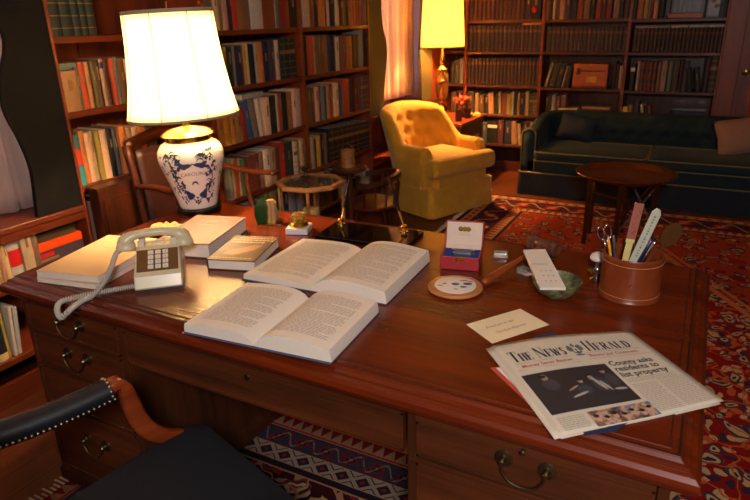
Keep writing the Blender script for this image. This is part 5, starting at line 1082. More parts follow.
def glyph_mb(mb_, txt, u0, u1, vbase, caps, small):
    """serif capitals drawn from strokes; small caps height small, first letters caps (in v units)"""
    G = {'T': [((0.5, 0), (0.5, 1), 1), ((0.02, 0.97), (0.98, 0.97), 0), ((0.04, 0.8), (0.04, 1), 0), ((0.96, 0.8), (0.96, 1), 0), ((0.3, 0.02), (0.7, 0.02), 0)],
      'H': [((0.18, 0), (0.18, 1), 1), ((0.82, 0), (0.82, 1), 1), ((0.18, 0.5), (0.82, 0.5), 0), ((0, 0.02), (0.36, 0.02), 0), ((0.64, 0.02), (1, 0.02), 0), ((0, 0.98), (0.36, 0.98), 0), ((0.64, 0.98), (1, 0.98), 0)],
      'E': [((0.2, 0), (0.2, 1), 1), ((0.02, 0.02), (0.9, 0.02), 0), ((0.02, 0.98), (0.86, 0.98), 0), ((0.2, 0.52), (0.64, 0.52), 0), ((0.9, 0), (0.9, 0.24), 0), ((0.86, 0.78), (0.86, 1), 0), ((0.64, 0.4), (0.64, 0.64), 0)],
      'N': [((0.14, 0), (0.14, 1), 0), ((0.86, 0), (0.86, 1), 0), ((0.12, 1), (0.86, 0.02), 1), ((0, 0.02), (0.3, 0.02), 0), ((0.7, 0.98), (1, 0.98), 0), ((0, 0.98), (0.2, 0.98), 0)],
      'W': [((0.08, 1), (0.3, 0), 1), ((0.3, 0), (0.5, 0.9), 0), ((0.5, 0.9), (0.7, 0), 1), ((0.7, 0), (0.92, 1), 0), ((0, 0.98), (0.22, 0.98), 0), ((0.8, 0.98), (1, 0.98), 0)],
      'S': [((0.84, 0.72), (0.82, 0.97), 0), ((0.82, 0.86), (0.5, 0.98), 0), ((0.5, 0.98), (0.2, 0.8), 1), ((0.2, 0.8), (0.3, 0.6), 1), ((0.3, 0.6), (0.72, 0.42), 1), ((0.72, 0.42), (0.82, 0.22), 1), ((0.82, 0.22), (0.5, 0.02), 1), ((0.5, 0.02), (0.18, 0.14), 0), ((0.16, 0.28), (0.18, 0.02), 0)],
      'R': [((0.2, 0), (0.2, 1), 1), ((0.02, 0.98), (0.55, 0.98), 0), ((0.55, 0.98), (0.8, 0.76), 1), ((0.8, 0.76), (0.55, 0.5), 1), ((0.55, 0.5), (0.2, 0.5), 0), ((0.5, 0.5), (0.86, 0.02), 1), ((0.02, 0.02), (0.4, 0.02), 0), ((0.78, 0.02), (1, 0.02), 0)],
      'A': [((0.1, 0), (0.5, 1), 0), ((0.5, 1), (0.86, 0), 1), ((0.24, 0.34), (0.72, 0.34), 0), ((0, 0.02), (0.24, 0.02), 0), ((0.7, 0.02), (1, 0.02), 0)],
      'L': [((0.2, 0), (0.2, 1), 1), ((0.02, 0.02), (0.88, 0.02), 0), ((0.88, 0), (0.88, 0.28), 0), ((0.02, 0.98), (0.4, 0.98), 0)],
      'D': [((0.2, 0), (0.2, 1), 1), ((0.02, 0.98), (0.5, 0.98), 0), ((0.5, 0.98), (0.82, 0.72), 1), ((0.82, 0.72), (0.82, 0.28), 1), ((0.82, 0.28), (0.5, 0.02), 1), ((0.5, 0.02), (0.02, 0.02), 0)]}
    wd = {'W': 1.25, 'N': 1.05, ' ': 0.45, 'S': 0.72, 'L': 0.8, 'E': 0.8}
    tot_ = sum((wd.get(ch.upper(), 0.92)*(1.0 if ch.isupper() else small/caps)+0.10) for ch in txt); sc_ = (u1-u0)/tot_; u = u0
    for ch in txt:
        k_ = (1.0 if ch.isupper() else small/caps); cw_ = wd.get(ch.upper(), 0.92)*k_*sc_; hh = caps if ch.isupper() else small
        for (xa, ya), (xb, yb), th in G.get(ch.upper(), []):
            wS = (0.0078 if th else 0.0024)*(0.7+0.3*k_); asp = 1.3
            ua, va, ub, vb = u+xa*cw_, vbase-ya*hh, u+xb*cw_, vbase-yb*hh
            L_s = math.hypot(ub-ua, vb-va)+1e-9; nx, nv_ = -(vb-va)/L_s*wS, (ub-ua)/L_s*wS*0.8
            mb_.add([npt(ua+nx, va+nv_, LIFT), npt(ub+nx, vb+nv_, LIFT), npt(ub-nx, vb-nv_, LIFT), npt(ua-nx, va-nv_, LIFT)], [(0, 1, 2, 3)], 0)
        u += cw_+0.10*sc_
def page_text(mb_, txt, u0, v0, size, sx=1.0, m=0, bold=0.0, width=None):
    Wp = (c1-c0).length; Hp = (c3-c0).length
    tmp = text_mb(txt, size, Matrix.Identity(4), m, None, sx, 0, 'LEFT', bold)
    if width:
        mxw = max(p[0] for p in tmp.v); f_ = width*Wp/mxw
        tmp.v = [(p[0]*f_, p[1], p[2]) for p in tmp.v]
    mb_.add([npt(u0+p[0]/Wp, v0-p[1]/Hp, LIFT) for p in tmp.v], tmp.f, m)
b = MB(); glyph_mb(b, 'The News', 0.045, 0.42, 0.262, 0.135, 0.10); glyph_mb(b, 'Herald', 0.565, 0.89, 0.245, 0.135, 0.10)
b.build('masthead', plain('news_black', (44, 42, 46), 0.85), nwp)
b = MB(); page_text(b, 'Money Saver Basket', 0.07, 0.338, 0.0155, 1, 0, 0.0003, 0.34); page_text(b, "'Bennie Joe' Comment", 0.53, 0.318, 0.0155, 1, 0, 0.0003, 0.35)
for (u0_, u1_, v_) in ((0.05, 0.42, 0.282), (0.53, 0.92, 0.262), (0.03, 0.45, 0.36), (0.52, 0.95, 0.343)): quad_page(b, u0_, v_, u1_, v_+0.003, 0, 2)
b.build('red_teasers', plain('news_red', (168, 62, 50), 0.85), nwp)
b = MB(); page_text(b, 'County asks', 0.605, 0.452, 0.026, 1, 0, 0.0007, 0.30); page_text(b, 'residents to', 0.605, 0.522, 0.026, 1, 0, 0.0007, 0.30); page_text(b, 'list property', 0.605, 0.592, 0.026, 1, 0, 0.0007, 0.32)
b.build('headline', MATS['news_black'], nwp)
b = MB()
def em_blob(u, v, a_, c_, m, lobes=0): b.add([npt(u+a_*cos(2*pi*k/16)*(1+0.2*sin(lobes*2*pi*k/16)), v+c_*sin(2*pi*k/16), LIFT) for k in range(16)], [tuple(range(16))], m)
[em_blob(*q) for q in ((0.49, 0.235, 0.028, 0.035, 0, 5), (0.455, 0.195, 0.020, 0.040, 0, 3), (0.525, 0.190, 0.020, 0.040, 0, 4), (0.49, 0.155, 0.012, 0.024, 0, 3), (0.49, 0.282, 0.034, 0.010, 0, 4), (0.478, 0.225, 0.008, 0.022, 1, 3), (0.503, 0.222, 0.008, 0.020, 1, 3))]
b.build('eagle_emblem', [plain('news_grey', (92, 88, 90), 0.85), news_paper], nwp)
# main photograph with figures
b = MB(); quad_page(b, 0.022, 0.418, 0.582, 0.83, 0, 10)
def pblob(u, v, a_, c_, m, rot=0.0, lift=0.0011):
    if v < 0.7 and m != 9: u, v = u-0.03, v+0.10
    pts_ = []
    for k in range(14):
        t = 2*pi*k/14; x_, y_ = a_*cos(t), c_*sin(t); pts_.append(npt(u+x_*cos(rot)-y_*sin(rot), v+x_*sin(rot)+y_*cos(rot), lift))
    b.add(pts_, [tuple(range(14))], m)
for q in ((0.17, 0.38, 0.022, 0.032, 1), (0.36, 0.47, 0.016, 0.026, 1), (0.44, 0.45, 0.016, 0.03, 1), (0.545, 0.40, 0.016, 0.024, 1)): pblob(*q)
for q in ((0.16, 0.37, 0.026, 0.016, 2), (0.36, 0.455, 0.018, 0.012, 2), (0.44, 0.42, 0.018, 0.012, 2), (0.545, 0.385, 0.018, 0.010, 2)): pblob(*q, lift=0.0013)
pblob(0.18, 0.46, 0.05, 0.06, 3); pblob(0.35, 0.56, 0.045, 0.05, 3); pblob(0.47, 0.53, 0.05, 0.08, 3); pblob(0.56, 0.5, 0.035, 0.07, 3)
pblob(0.29, 0.53, 0.045, 0.008, 1, -0.5, 0.0014); pblob(0.46, 0.52, 0.012, 0.075, 4, -0.25, 0.0014); pblob(0.49, 0.55, 0.008, 0.06, 4, -0.25, 0.0014); pblob(0.30, 0.60, 0.06, 0.010, 4, -0.3, 0.0014); pblob(0.56, 0.60, 0.04, 0.012, 4, 0.1, 0.0014)
b.build('front_photograph', [plain('photo_dark', (44, 40, 42), 0.6), plain('photo_skin', (150, 118, 104), 0.7), plain('photo_hair', (28, 24, 24), 0.7), plain('photo_suit', (60, 58, 62), 0.7), plain('photo_white', (156, 152, 150), 0.7)], nwp)
n = NT('photo_crowd', 0.7); n.base(n.ramp(n.noise(n.obj((30, 30, 30)), 1.4, 4, 0.6), [(0.34, s2l((52, 48, 56))), (0.45, s2l((120, 84, 66))), (0.55, s2l((196, 156, 130))), (0.64, s2l((92, 98, 116)))]))
b = MB(); quad_page(b, 0.215, 0.858, 0.605, 0.992, 0, 6)
for k in range(7): pblob(0.250+0.054*k, 0.925+0.02*(k % 2), 0.016, 0.030, 1)
for k in range(7): pblob(0.250+0.054*k, 0.908+0.02*(k % 2), 0.016, 0.014, 2, 0, 0.0014)
b.build('lower_photograph', [n.mat, plain('photo_face', (190, 146, 118), 0.7), plain('photo_hair', (28, 24, 24), 0.7)], nwp)
b = MB(); rn = random.Random(8)
def column(u0, u1, v0, v1, gap=0.0165):
    v = v0
    while v < v1:
        a = u0
        while a < u1-0.01:
            w_ = rn.uniform(0.012, 0.03); c = min(a+w_, u1); b.add([npt(a, v, LIFT), npt(c, v, LIFT), npt(c, v+0.006, LIFT), npt(a, v+0.006, LIFT)], [(0, 1, 2, 3)], 0); a = c+0.005
        v += gap
column(0.61, 0.77, 0.68, 0.97); column(0.79, 0.96, 0.66, 0.97); column(0.03, 0.19, 0.865, 0.98); column(0.61, 0.94, 0.615, 0.65)
b.build('text_columns', plain('news_text', (150, 142, 132), 0.85), nwp)
# things under the newspaper: red folder with white sheet, blue folder
o = MB().poly([(1.440, 0.202), (1.60, 0.33), (1.70, 0.215), (1.55, 0.105)], 0, 0.0012).build('red_folder', plain('folder_red', (186, 70, 58), 0.6), None, loc=(0, 0, Z0)); tag(o, 'thin red folder peeking out left under the newspaper', 'folder')
o = MB().poly([(1.452, 0.205), (1.60, 0.32), (1.69, 0.215), (1.552, 0.115)], 0, 0.001).build('paper_sheet', white_paper, None, loc=(0, 0, Z0+0.0014)); tag(o, 'white sheet of paper on the red folder under the newspaper', 'paper')
o = MB().poly([(1.488, 0.372), (1.526, 0.420), (1.74, 0.15), (1.712, 0.088), (1.665, 0.052)], 0, 0.0008).build('blue_folder', plain('folder_blue', (30, 44, 78), 0.6), None, loc=(0, 0, Z0+0.0026)); tag(o, 'blue folder peeking out above and below the newspaper', 'folder')
# ------------------------------------------------------------------ upholstery shell helper
def ushell(path, zb, ztop, th, mat, name, parent, lean=None, puff=0.0, tuft=None, nz=14, mat2=None):
    """upright padded shell following a plan curve; path = (x, y) on the outer face, inner face lies to the left of travel"""
    P = [Vector((x, y, 0)) for x, y in path]; n = len(P); nor = []
    for i in range(n):
        t = (P[min(i+1, n-1)]-P[max(i-1, 0)]).normalized(); nor.append(Vector((-t.y, t.x, 0)))
    s_ = [0]
    for i in range(1, n): s_.append(s_[-1]+(P[i]-P[i-1]).length)
    tot_ = s_[-1]; loops = []
    for i in range(n):
        f = s_[i]/tot_; zt = ztop(f); ln = lean(f) if lean else 0.0; L = []
        def pt(off, z):
            k = max(0.0, (z-zb)/(0.8)); return P[i]+nor[i]*off-nor[i]*ln*k
        for k in range(5): z = zb+(zt-th*0.5-zb)*k/4; q = pt(0, z); L.append((q.x, q.y, z))
        for k in range(1, 6):
            a = pi*k/6; off = th/2-th/2*cos(a); z = zt-th*0.5+th*0.5*sin(a); q = pt(off, z); L.append((q.x, q.y, z))
        for k in range(nz, -1, -1):
            g = k/nz; z = zb+(zt-th*0.5-zb)*g; off = th
            if tuft: off += tuft(f*tot_, z, f)
            q = pt(off, z); L.append((q.x, q.y, z))
        loops.append(L)
    b = MB(); b.loft(loops, 0, True, True)
    return b.build(name, mat, parent, 'auto' if not tuft else True)
def arc(cx_, cy_, r, a0, a1, n): return [(cx_+r*cos(radians(a0+(a1-a0)*k/n)), cy_+r*sin(radians(a0+(a1-a0)*k/n))) for k in range(n+1)]
def dense(pts, step):
    out = [pts[0]]
    for a, b_ in zip(pts, pts[1:]):
        L = math.hypot(b_[0]-a[0], b_[1]-a[1]); k = max(1, int(L/step))
        for i in range(1, k+1): out.append((a[0]+(b_[0]-a[0])*i/k, a[1]+(b_[1]-a[1])*i/k))
    return out
def cushion(x0, y0, x1, y1, z0, z1, r, puff, M=None, n=14):
    b = MB()
    def ring(ins, z): return [(x, y, z) for x, y in rrect(x0+ins, y0+ins, x1-ins, y1-ins, max(0.01, r-ins*0.5), 5)]
    h = z1-z0; loops = [ring(0.03, z0), ring(0.008, z0+h*0.12), ring(0.0, z0+h*0.35), ring(0.0, z0+h*0.65), ring(0.010, z0+h*0.88), ring(0.035, z1), ring(0.09, z1+puff*0.6), ring(0.16, z1+puff)]
    return b.loft(loops, 0, True, True, M)

# ------------------------------------------------------------------ yellow tufted armchair
n = NT('mustard_velvet', 0.8, 0, 0.25); v_ = n.noise(n.obj(), 12, 4); n.base(n.mix(v_, s2l((192, 138, 30)), s2l((222, 170, 46)))); n.b.inputs['Sheen Weight'].default_value = 0.35; n.bump(n.noise(n.obj(), 150, 2), 0.15, 0.002)
yv = n.mat
# local frame: +x = front of the chair, +y = its far side
yc = thing('armchair', 'mustard yellow button-tufted armchair by the second window', 'armchair', (0.142, 3.608, 0.0105), math.atan2(-0.39, 0.92))
HW = 0.355
path = dense([(0.0-0.12, -HW)]+[(-0.30, -HW)], 0.04)+arc(-0.30, -0.0, HW, -90, -270, 22)[1:]+dense([(-0.30, HW), (-0.12, HW)], 0.04)[1:]
path = [(-0.30+(x+0.30)*(0.85 if x < -0.30 else 1.0), y) for x, y in path]
path = path[::-1]   # travel so that the inside is on the left
TH = 0.10
def yz(f):
    g = min(f, 1-f)  # 0 at arm fronts, .5 at back centre
    t = max(0.0, min(1.0, (g-0.17)/0.16)); t = t*t*(3-2*t)
    return 0.535+(0.715-0.535)*t+0.095*max(0, 1-(abs(f-0.5)/0.27)**2)*t
def ylean(f):
    g = min(f, 1-f); t = max(0.0, min(1.0, (g-0.15)/0.2)); return 0.22*t
def ytuft(s_, z, f):
    g = min(f, 1-f)
    if g < 0.2 or z < 0.40: return 0.0
    t = min(1, (g-0.2)/0.06)*min(1, (z-0.40)/0.06); dx_, dz_ = 0.125, 0.105
    r_ = (z-0.47)/dz_; k = round(r_); best = 9
    for kk in (k-1, k, k+1):
        sh = 0.5*(kk % 2); c_ = round((s_-path_mid)/dx_-sh)+sh
        best = min(best, math.hypot((s_-path_mid)-c_*dx_, z-(0.47+kk*dz_)))
    return t*(0.014-0.032*math.exp(-(best/0.026)**2))
path_mid = sum(math.hypot(a[0]-b_[0], a[1]-b_[1]) for a, b_ in zip(path, path[1:]))/2
pth2 = dense(path, 0.018)
back = ushell(pth2, 0.10, yz, TH, yv, 'back', yc, ylean, 0, ytuft, 26)
# rolled arm fronts and pads
for s_ in (-1, 1):
    a_ = MB(); yy = s_*(HW-0.055)
    a_.loft([[(x_, yy+w_*c, z_+h_*d) for c, d in ((-1, -1), (1, -1), (1, 0.6), (0.6, 1), (-0.6, 1), (-1, 0.6))] for x_, w_, z_, h_ in ((-0.35, 0.055, 0.33, 0.21), (-0.16, 0.060, 0.33, 0.215), (-0.10, 0.060, 0.325, 0.205), (-0.085, 0.050, 0.32, 0.185))])
    a_.build('arm', yv, yc, True, bevel=0.0, sub=1)
cb = cushion(-0.50, -HW+0.10, -0.06, HW-0.10, 0.32, 0.445, 0.06, 0.03); cushion(-0.125, -HW+0.012, 0.03, HW-0.012, 0.318, 0.45, 0.05, 0.008, None).v
cf = MB()
cf.loft([[(x_, y_, z_) for x_, y_ in rrect(-0.085+i_, -HW+0.006+i_, 0.03-i_, HW-0.006-i_, 0.035, 5)] for i_, z_ in ((0.02, 0.315), (0.003, 0.33), (0.0, 0.36), (0.0, 0.41), (0.006, 0.435), (0.025, 0.452))])
cb.add(cf.v, cf.f); cb.build('seat_cushion', yv, yc, True)
fr_ = MB().box(-0.50, -HW+0.09, 0.12, -0.01, HW-0.09, 0.31); fr_.build('seat_frame', yv, yc)
sk = MB(); 
def skring(o_, z): return [(x_, y_, z) for x_, y_ in rrect(-0.50-o_*0.3, -HW+0.0-o_, 0.0+o_, HW+o_, 0.05, 4)]
sk.loft([skring(0.012, 0.0), skring(0.008, 0.10), skring(0.002, 0.215), skring(-0.012, 0.225)], 0, True, True)
sk.build('skirt', yv, yc, 'auto')
MB().tube([(x_, y_, 0.222) for x_, y_ in rrect(-0.50, -HW-0.003, 0.003, HW+0.003, 0.05, 4)], 0.004, 6, closed=True).build('piping', yv, yc, True)

# ------------------------------------------------------------------ corner table with brass urn lamp
ct = thing('corner_table', 'dark red-brown side table in the far corner carrying the brass lamp', 'table', (-0.585, 4.2, 0))
MB().box(0, 0, 0.575, 0.48, 0.66, 0.60).build('table_top', red_wood, ct, bevel=0.004)
MB().box(0.02, 0.02, 0.44, 0.46, 0.64, 0.575).build('drawer_box', case_woodx, ct, bevel=0.002)
MB().box(0.02, 0.02, 0.15, 0.46, 0.64, 0.17).build('shelf', case_woodx, ct)
for x_ in (0.02, 0.43):
    for y_ in (0.02, 0.61): MB().box(x_, y_, 0.0, x_+0.03, y_+0.03, 0.44).build('leg', case_woodz, ct, bevel=0.002)
o = MB().box(0.12, 0.012, 0.47, 0.40, 0.02, 0.55).build('drawer', red_wood, ct); MB().ball((0.26, 0.004, 0.51), 0.009).build('knob', brass, o, True)
l2 = thing('table_lamp', 'lit brass urn table lamp with tall yellow shade on the corner table', 'lamp', (-0.375, 4.39, 0.6005))
MB().lathe([(0.066, 0), (0.068, 0.012), (0.058, 0.020), (0.040, 0.026), (0.030, 0.04), (0.050, 0.056), (0.060, 0.08), (0.056, 0.105), (0.034, 0.125), (0.022, 0.145), (0.034, 0.155), (0.038, 0.165), (0.022, 0.178)], 32).build('brass_urn', brass, l2, 'auto')
n = NT('amber_crystal', 0.05); n.b.inputs['Transmission Weight'].default_value = 0.9; n.base((0.8, 0.55, 0.25)); n.b.inputs['IOR'].default_value = 1.4
MB().lathe([(0.022, 0.178), (0.046, 0.20), (0.056, 0.25), (0.058, 0.33), (0.054, 0.40), (0.040, 0.43), (0.026, 0.435)], 16).build('glass_body', n.mat, l2, True)
MB().lathe([(0.020, 0.18), (0.013, 0.30), (0.042, 0.345), (0.012, 0.40), (0.014, 0.43)], 20).build('inner_stem', brass, l2, 'auto')
MB().lathe([(0.030, 0.43), (0.052, 0.438), (0.054, 0.448), (0.030, 0.458), (0.016, 0.475), (0.014, 0.49), (0.024, 0.505), (0.024, 0.53), (0.014, 0.57), (0.010, 0.60), (0.010, 0.66)], 24).build('brass_neck', brass, l2, 'auto')
lampshade(l2, 0.635, 1.12, 0.192, 0.166, 0, shade_mat('shade_yellow', (238, 214, 150), 0.72, (255, 190, 74), 0.25), plain('shade_trim2', (176, 140, 60), 0.8), 0, 0.0)
MB().lathe([(0.012, 0.66), (0.024, 0.70), (0.030, 0.74), (0.022, 0.77), (0.0, 0.78)], 14).build('bulb', bm_.mat, l2, True)
lt2 = light('bulb_light', 'POINT', (0.045, 0, 0.80), LAMP2_W, (1.0, 0.50, 0.14), 0.03); lt2.parent = l2
# things on the corner table
TZ = 0.601
o = MB().box(-0.04, -0.03, 0, 0.04, 0.03, 0.05).build('small_box', plain('box_white', (216, 196, 168), 0.6), None, bevel=0.003, loc=(-0.50, 4.33, TZ), rotz=0.2); tag(o, 'small white box left of the brass lamp foot', 'box')
fl = thing('flower_arrangement', 'small arrangement of dark red flowers right of the brass lamp', 'flowers', (-0.245, 4.62, TZ))
MB().lathe([(0.03, 0), (0.04, 0.03), (0.03, 0.07), (0.034, 0.08)], 16).build('vase', plain('vase_dark', (70, 34, 22), 0.3), fl, True)
b = MB(); rn = random.Random(2)
for k in range(16):
    a_, r_, z_ = rn.uniform(0, 6.28), rn.uniform(0.01, 0.075), rn.uniform(0.09, 0.2); b.ball((r_*cos(a_), r_*sin(a_), z_), rn.uniform(0.014, 0.024), 7, 5)
b.build('blooms', plain('dark_red_petals', (146, 44, 26), 0.7, 0, 0.3, 80), fl, True)
b = MB()
for k in range(9):
    a_ = k*0.7; b.tube([(0, 0, 0.06), (0.03*cos(a_), 0.03*sin(a_), 0.12), (0.06*cos(a_), 0.06*sin(a_), 0.16)], 0.0025, 5)
b.build('stems', plain('stem_green', (50, 62, 26), 0.7), fl)
for k, (x_, y_, h_, lab) in enumerate(((-0.195, 4.36, 0.10, 'small picture frame on the corner table nearest the lamp foot'), (-0.165, 4.52, 0.085, 'small picture frame on the corner table nearest the open book'))):
    fr = thing('picture_frame', lab, 'picture frame', (x_, y_, TZ), radians(65), 'small frames on the corner table')
    MB().box(-0.035, 0, 0, -0.029, 0.008, h_).box(0.029, 0, 0, 0.035, 0.008, h_).box(-0.035, 0, 0, 0.035, 0.008, 0.006).box(-0.035, 0, h_-0.006, 0.035, 0.008, h_).build('frame', old_brass, fr)
    MB().box(-0.029, 0.003, 0.006, 0.029, 0.005, h_-0.006).build('photo', plain('sepia', (110, 72, 48), 0.5), fr)
    MB().box(-0.004, 0.008, 0, 0.004, 0.045, 0.004).build('strut', old_brass, fr)
ob = thing('open_book', 'small open book lying at the right corner of the corner table', 'book', (-0.175, 4.70, TZ), 0.35)
for s_ in (-1, 1):
    MB().loft([[(s_*x_, y_, z_) for x_, z_ in ((0, 0), (0.065, 0), (0.065, 0.012), (0.04, 0.022), (0.015, 0.020), (0, 0.006))] for y_ in (0, 0.1)]).build('page_block', plain('old_pages', (214, 172, 92), 0.8), ob)
o = cushion(-0.09, -0.11, 0.09, 0.11, 0, 0.06, 0.04, 0.02).build('cloth_bag', plain('cream_cloth', (196, 164, 104), 0.9), None, True, loc=(-0.22, 4.36, 0.171)); tag(o, 'cream folded cloth on the lower shelf of the corner table', 'cloth')

# ------------------------------------------------------------------ sofa
n = NT('dark_green_velvet', 0.75, 0, 0.3); v_ = n.noise(n.obj(), 9, 4); n.base(n.mix(v_, s2l((16, 34, 40)), s2l((24, 48, 52)))); n.b.inputs['Sheen Weight'].default_value = 0.06; n.bump(n.noise(n.obj(), 160, 2), 0.15, 0.002)
gv_ = n.mat; pipe = plain('sofa_piping', (136, 124, 80), 0.7)
SX0, SX1, SY0, SY1 = 0.385, 2.42, 4.30, 5.05
sofa = thing('sofa', 'long dark blue-green tufted sofa with pale piping below the far bookcases', 'sofa', (SX0, SY0, 0.0))
Wd, Dp = SX1-SX0, SY1-SY0
cr = 0.30; TH = 0.13
path = dense([(Wd, 0.05), (Wd, Dp-cr)], 0.05)+arc(Wd-cr, Dp-cr, cr, 0, 90, 12)[1:]+dense([(Wd-cr, Dp), (cr, Dp)], 0.03)[1:]+arc(cr, Dp-cr, cr, 90, 180, 12)[1:]+dense([(0, Dp-cr), (0, 0.05)], 0.05)[1:]
tl_ = sum(math.hypot(a[0]-b_[0], a[1]-b_[1]) for a, b_ in zip(path, path[1:]))
def sz(f):
    g = min(f, 1-f)*tl_; t = max(0, min(1, (g-0.10)/0.55)); t = t*t*(3-2*t); return 0.560+0.095*t
def stuft(s_, z, f):
    g = min(f, 1-f)*tl_
    if g < 0.8 or z < 0.40: return 0.0
    t = min(1, (g-0.8)/0.1)*min(1, (z-0.40)/0.05); dx_, dz_ = 0.15, 0.12; r_ = (z-0.47)/dz_; k = round(r_); best = 9
    for kk in (k-1, k, k+1):
        sh = 0.5*(kk % 2); c_ = round(s_/dx_-sh)+sh; best = min(best, math.hypot(s_-c_*dx_, z-(0.47+kk*dz_)))
    return t*(0.018-0.045*math.exp(-(best/0.03)**2))
ushell(dense(path, 0.03), 0.20, sz, TH, gv_, 'back_and_arms', sofa, lambda f: 0.0, 0, stuft, 18)
MB().box(0.06, 0.05, 0.18, Wd-0.06, Dp-0.1, 0.30).build('seat_frame', gv_, sofa, bevel=0.01)
CW = (Wd-2*0.12)/2
xs = [0.12+CW*k for k in range(3)]
for k in range(2):
    c_ = cushion(xs[k]+0.003, 0.0, xs[k+1]-0.003, Dp-0.12, 0.30, 0.385, 0.03, 0.018).build('seat_cushion', gv_, sofa, True)
    for z_ in (0.308, 0.382): MB().tube([(x_, y_, z_) for x_, y_ in rrect(xs[k]+0.008, 0.004, xs[k+1]-0.008, Dp-0.13, 0.03, 4)], 0.0045, 6, closed=True).build('piping', pipe, c_, True)
# skirt and pale cord lines
sk = MB(); sk.loft([[(x_, y_, z_) for x_, y_ in rrect(0.0-o_, 0.02-o_, Wd+o_, Dp-0.02, 0.04, 4)] for o_, z_ in ((0.014, 0.0), (0.010, 0.10), (0.004, 0.195), (-0.02, 0.205))]); sk.build('skirt', plain('sofa_navy', (14, 24, 38), 0.8, 0, 0.2), sofa, 'auto')
MB().tube([(x_, y_, 0.20) for x_, y_ in rrect(-0.005, 0.014, Wd+0.005, Dp-0.02, 0.04, 4)], 0.005, 6, closed=True).build('piping', pipe, sofa, True)
for x_ in (0.0, Wd-TH):
    pts = [(x_+0.006, 0.046, 0.205)]+[(x_+0.006, 0.046, 0.51)]+[(x_+TH/2-TH/2*cos(pi*k/8)*0.92, 0.046, 0.512+TH*0.5*sin(pi*k/8)) for k in range(1, 8)]+[(x_+TH-0.006, 0.046, 0.51), (x_+TH-0.006, 0.046, 0.205)]
    MB().tube(pts, 0.005, 6).build('piping', pipe, sofa, True)
pts = []
for i in range(0, len(path)):
    t_ = (Vector(path[min(i+1, len(path)-1)])-Vector(path[max(i-1, 0)])).normalized(); f_ = sum(math.hypot(path[k][0]-path[k+1][0], path[k][1]-path[k+1][1]) for k in range(i))/tl_ if i % 4 == 0 or i == len(path)-1 else None
    if f_ is None: continue
    pts.append((path[i][0]-t_.y*0.03, path[i][1]+t_.x*0.03, sz(f_)-0.012))
MB().tube(pts, 0.005, 6).build('piping', pipe, sofa, True)
def pillow(label, loc, rot, sx_, sz_, mat):
    def f(u, v):
        return None
    b = MB(); n_ = 12; vs = []; fs = []
    for side in (-1, 1):
        for i in range(n_+1):
            for j in range(n_+1):
                u, v = i/n_*2-1, j/n_*2-1; t = max(0, (1-abs(u)**2.6)*(1-abs(v)**2.6))**0.5
                k_ = 1-0.07*(1-(abs(u*v)))
                vs.append((u*sx_*k_, side*0.055*t, v*sz_*k_))
    N_ = n_+1
    for s_ in range(2):
        for i in range(n_):
            for j in range(n_):
                q = s_*N_*N_+i*N_+j; fs.append((q, q+N_, q+N_+1, q+1))
    b.add(vs, fs); o = b.build('throw_pillow', mat, None, True)
    o.location = loc; o.rotation_euler = tuple(radians(a) for a in rot); return tag(o, label, 'pillow')
pillow('mauve-grey throw pillow at the right end of the sofa', (2.06, 4.74, 0.545), (-24, -12, 8), 0.20, 0.15, plain('pillow_mauve', (150, 112, 92), 0.85, 0, 0.06))
pillow('dark blue-green throw pillow at the left end of the sofa', (0.76, 4.81, 0.525), (-28, 12, 10), 0.16, 0.12, plain('pillow_navy', (26, 38, 52), 0.85, 0, 0.1))

# ------------------------------------------------------------------ round brass tray table on folding legs
tt = thing('tray_table', 'round brown tray table on folding wooden legs before the sofa', 'coffee table', (1.357, 3.33, 0.0095))
n = NT('tray_bronze', 0.26, 0.55); n.base(n.mix(n.noise(n.obj(), 8, 4), s2l((112, 58, 26)), s2l((148, 84, 40))))
MB().lathe([(0.0005, 0.462), (0.245, 0.462), (0.262, 0.468), (0.280, 0.485), (0.312, 0.492), (0.316, 0.488), (0.284, 0.480), (0.266, 0.462), (0.250, 0.456), (0.0005, 0.456)], 56).build('tray', n.mat, tt, 'auto')
for k in range(6):
    a = 2*pi*k/6+0.55; p0_ = (0.235*cos(a), 0.235*sin(a)); 
    MB().tube([(p0_[0], p0_[1], 0.0), (p0_[0]*0.99, p0_[1]*0.99, 0.455)], 0.015, 4).build('leg', dark_wood, tt)
for k in range(6):
    a, a2 = 2*pi*k/6+0.55, 2*pi*(k+1)/6+0.55
    P_ = lambda q, z: (0.222*cos(q), 0.222*sin(q), z)
    if k % 2 == 0: MB().tube([P_(a, 0.12), P_(a2, 0.42)], 0.009, 4).tube([P_(a, 0.42), P_(a2, 0.12)], 0.009, 4).build('cross_brace', dark_wood, tt)
    else: MB().tube([P_(a, 0.36), P_(a2, 0.36)], 0.009, 4).build('cross_brace', dark_wood, tt)

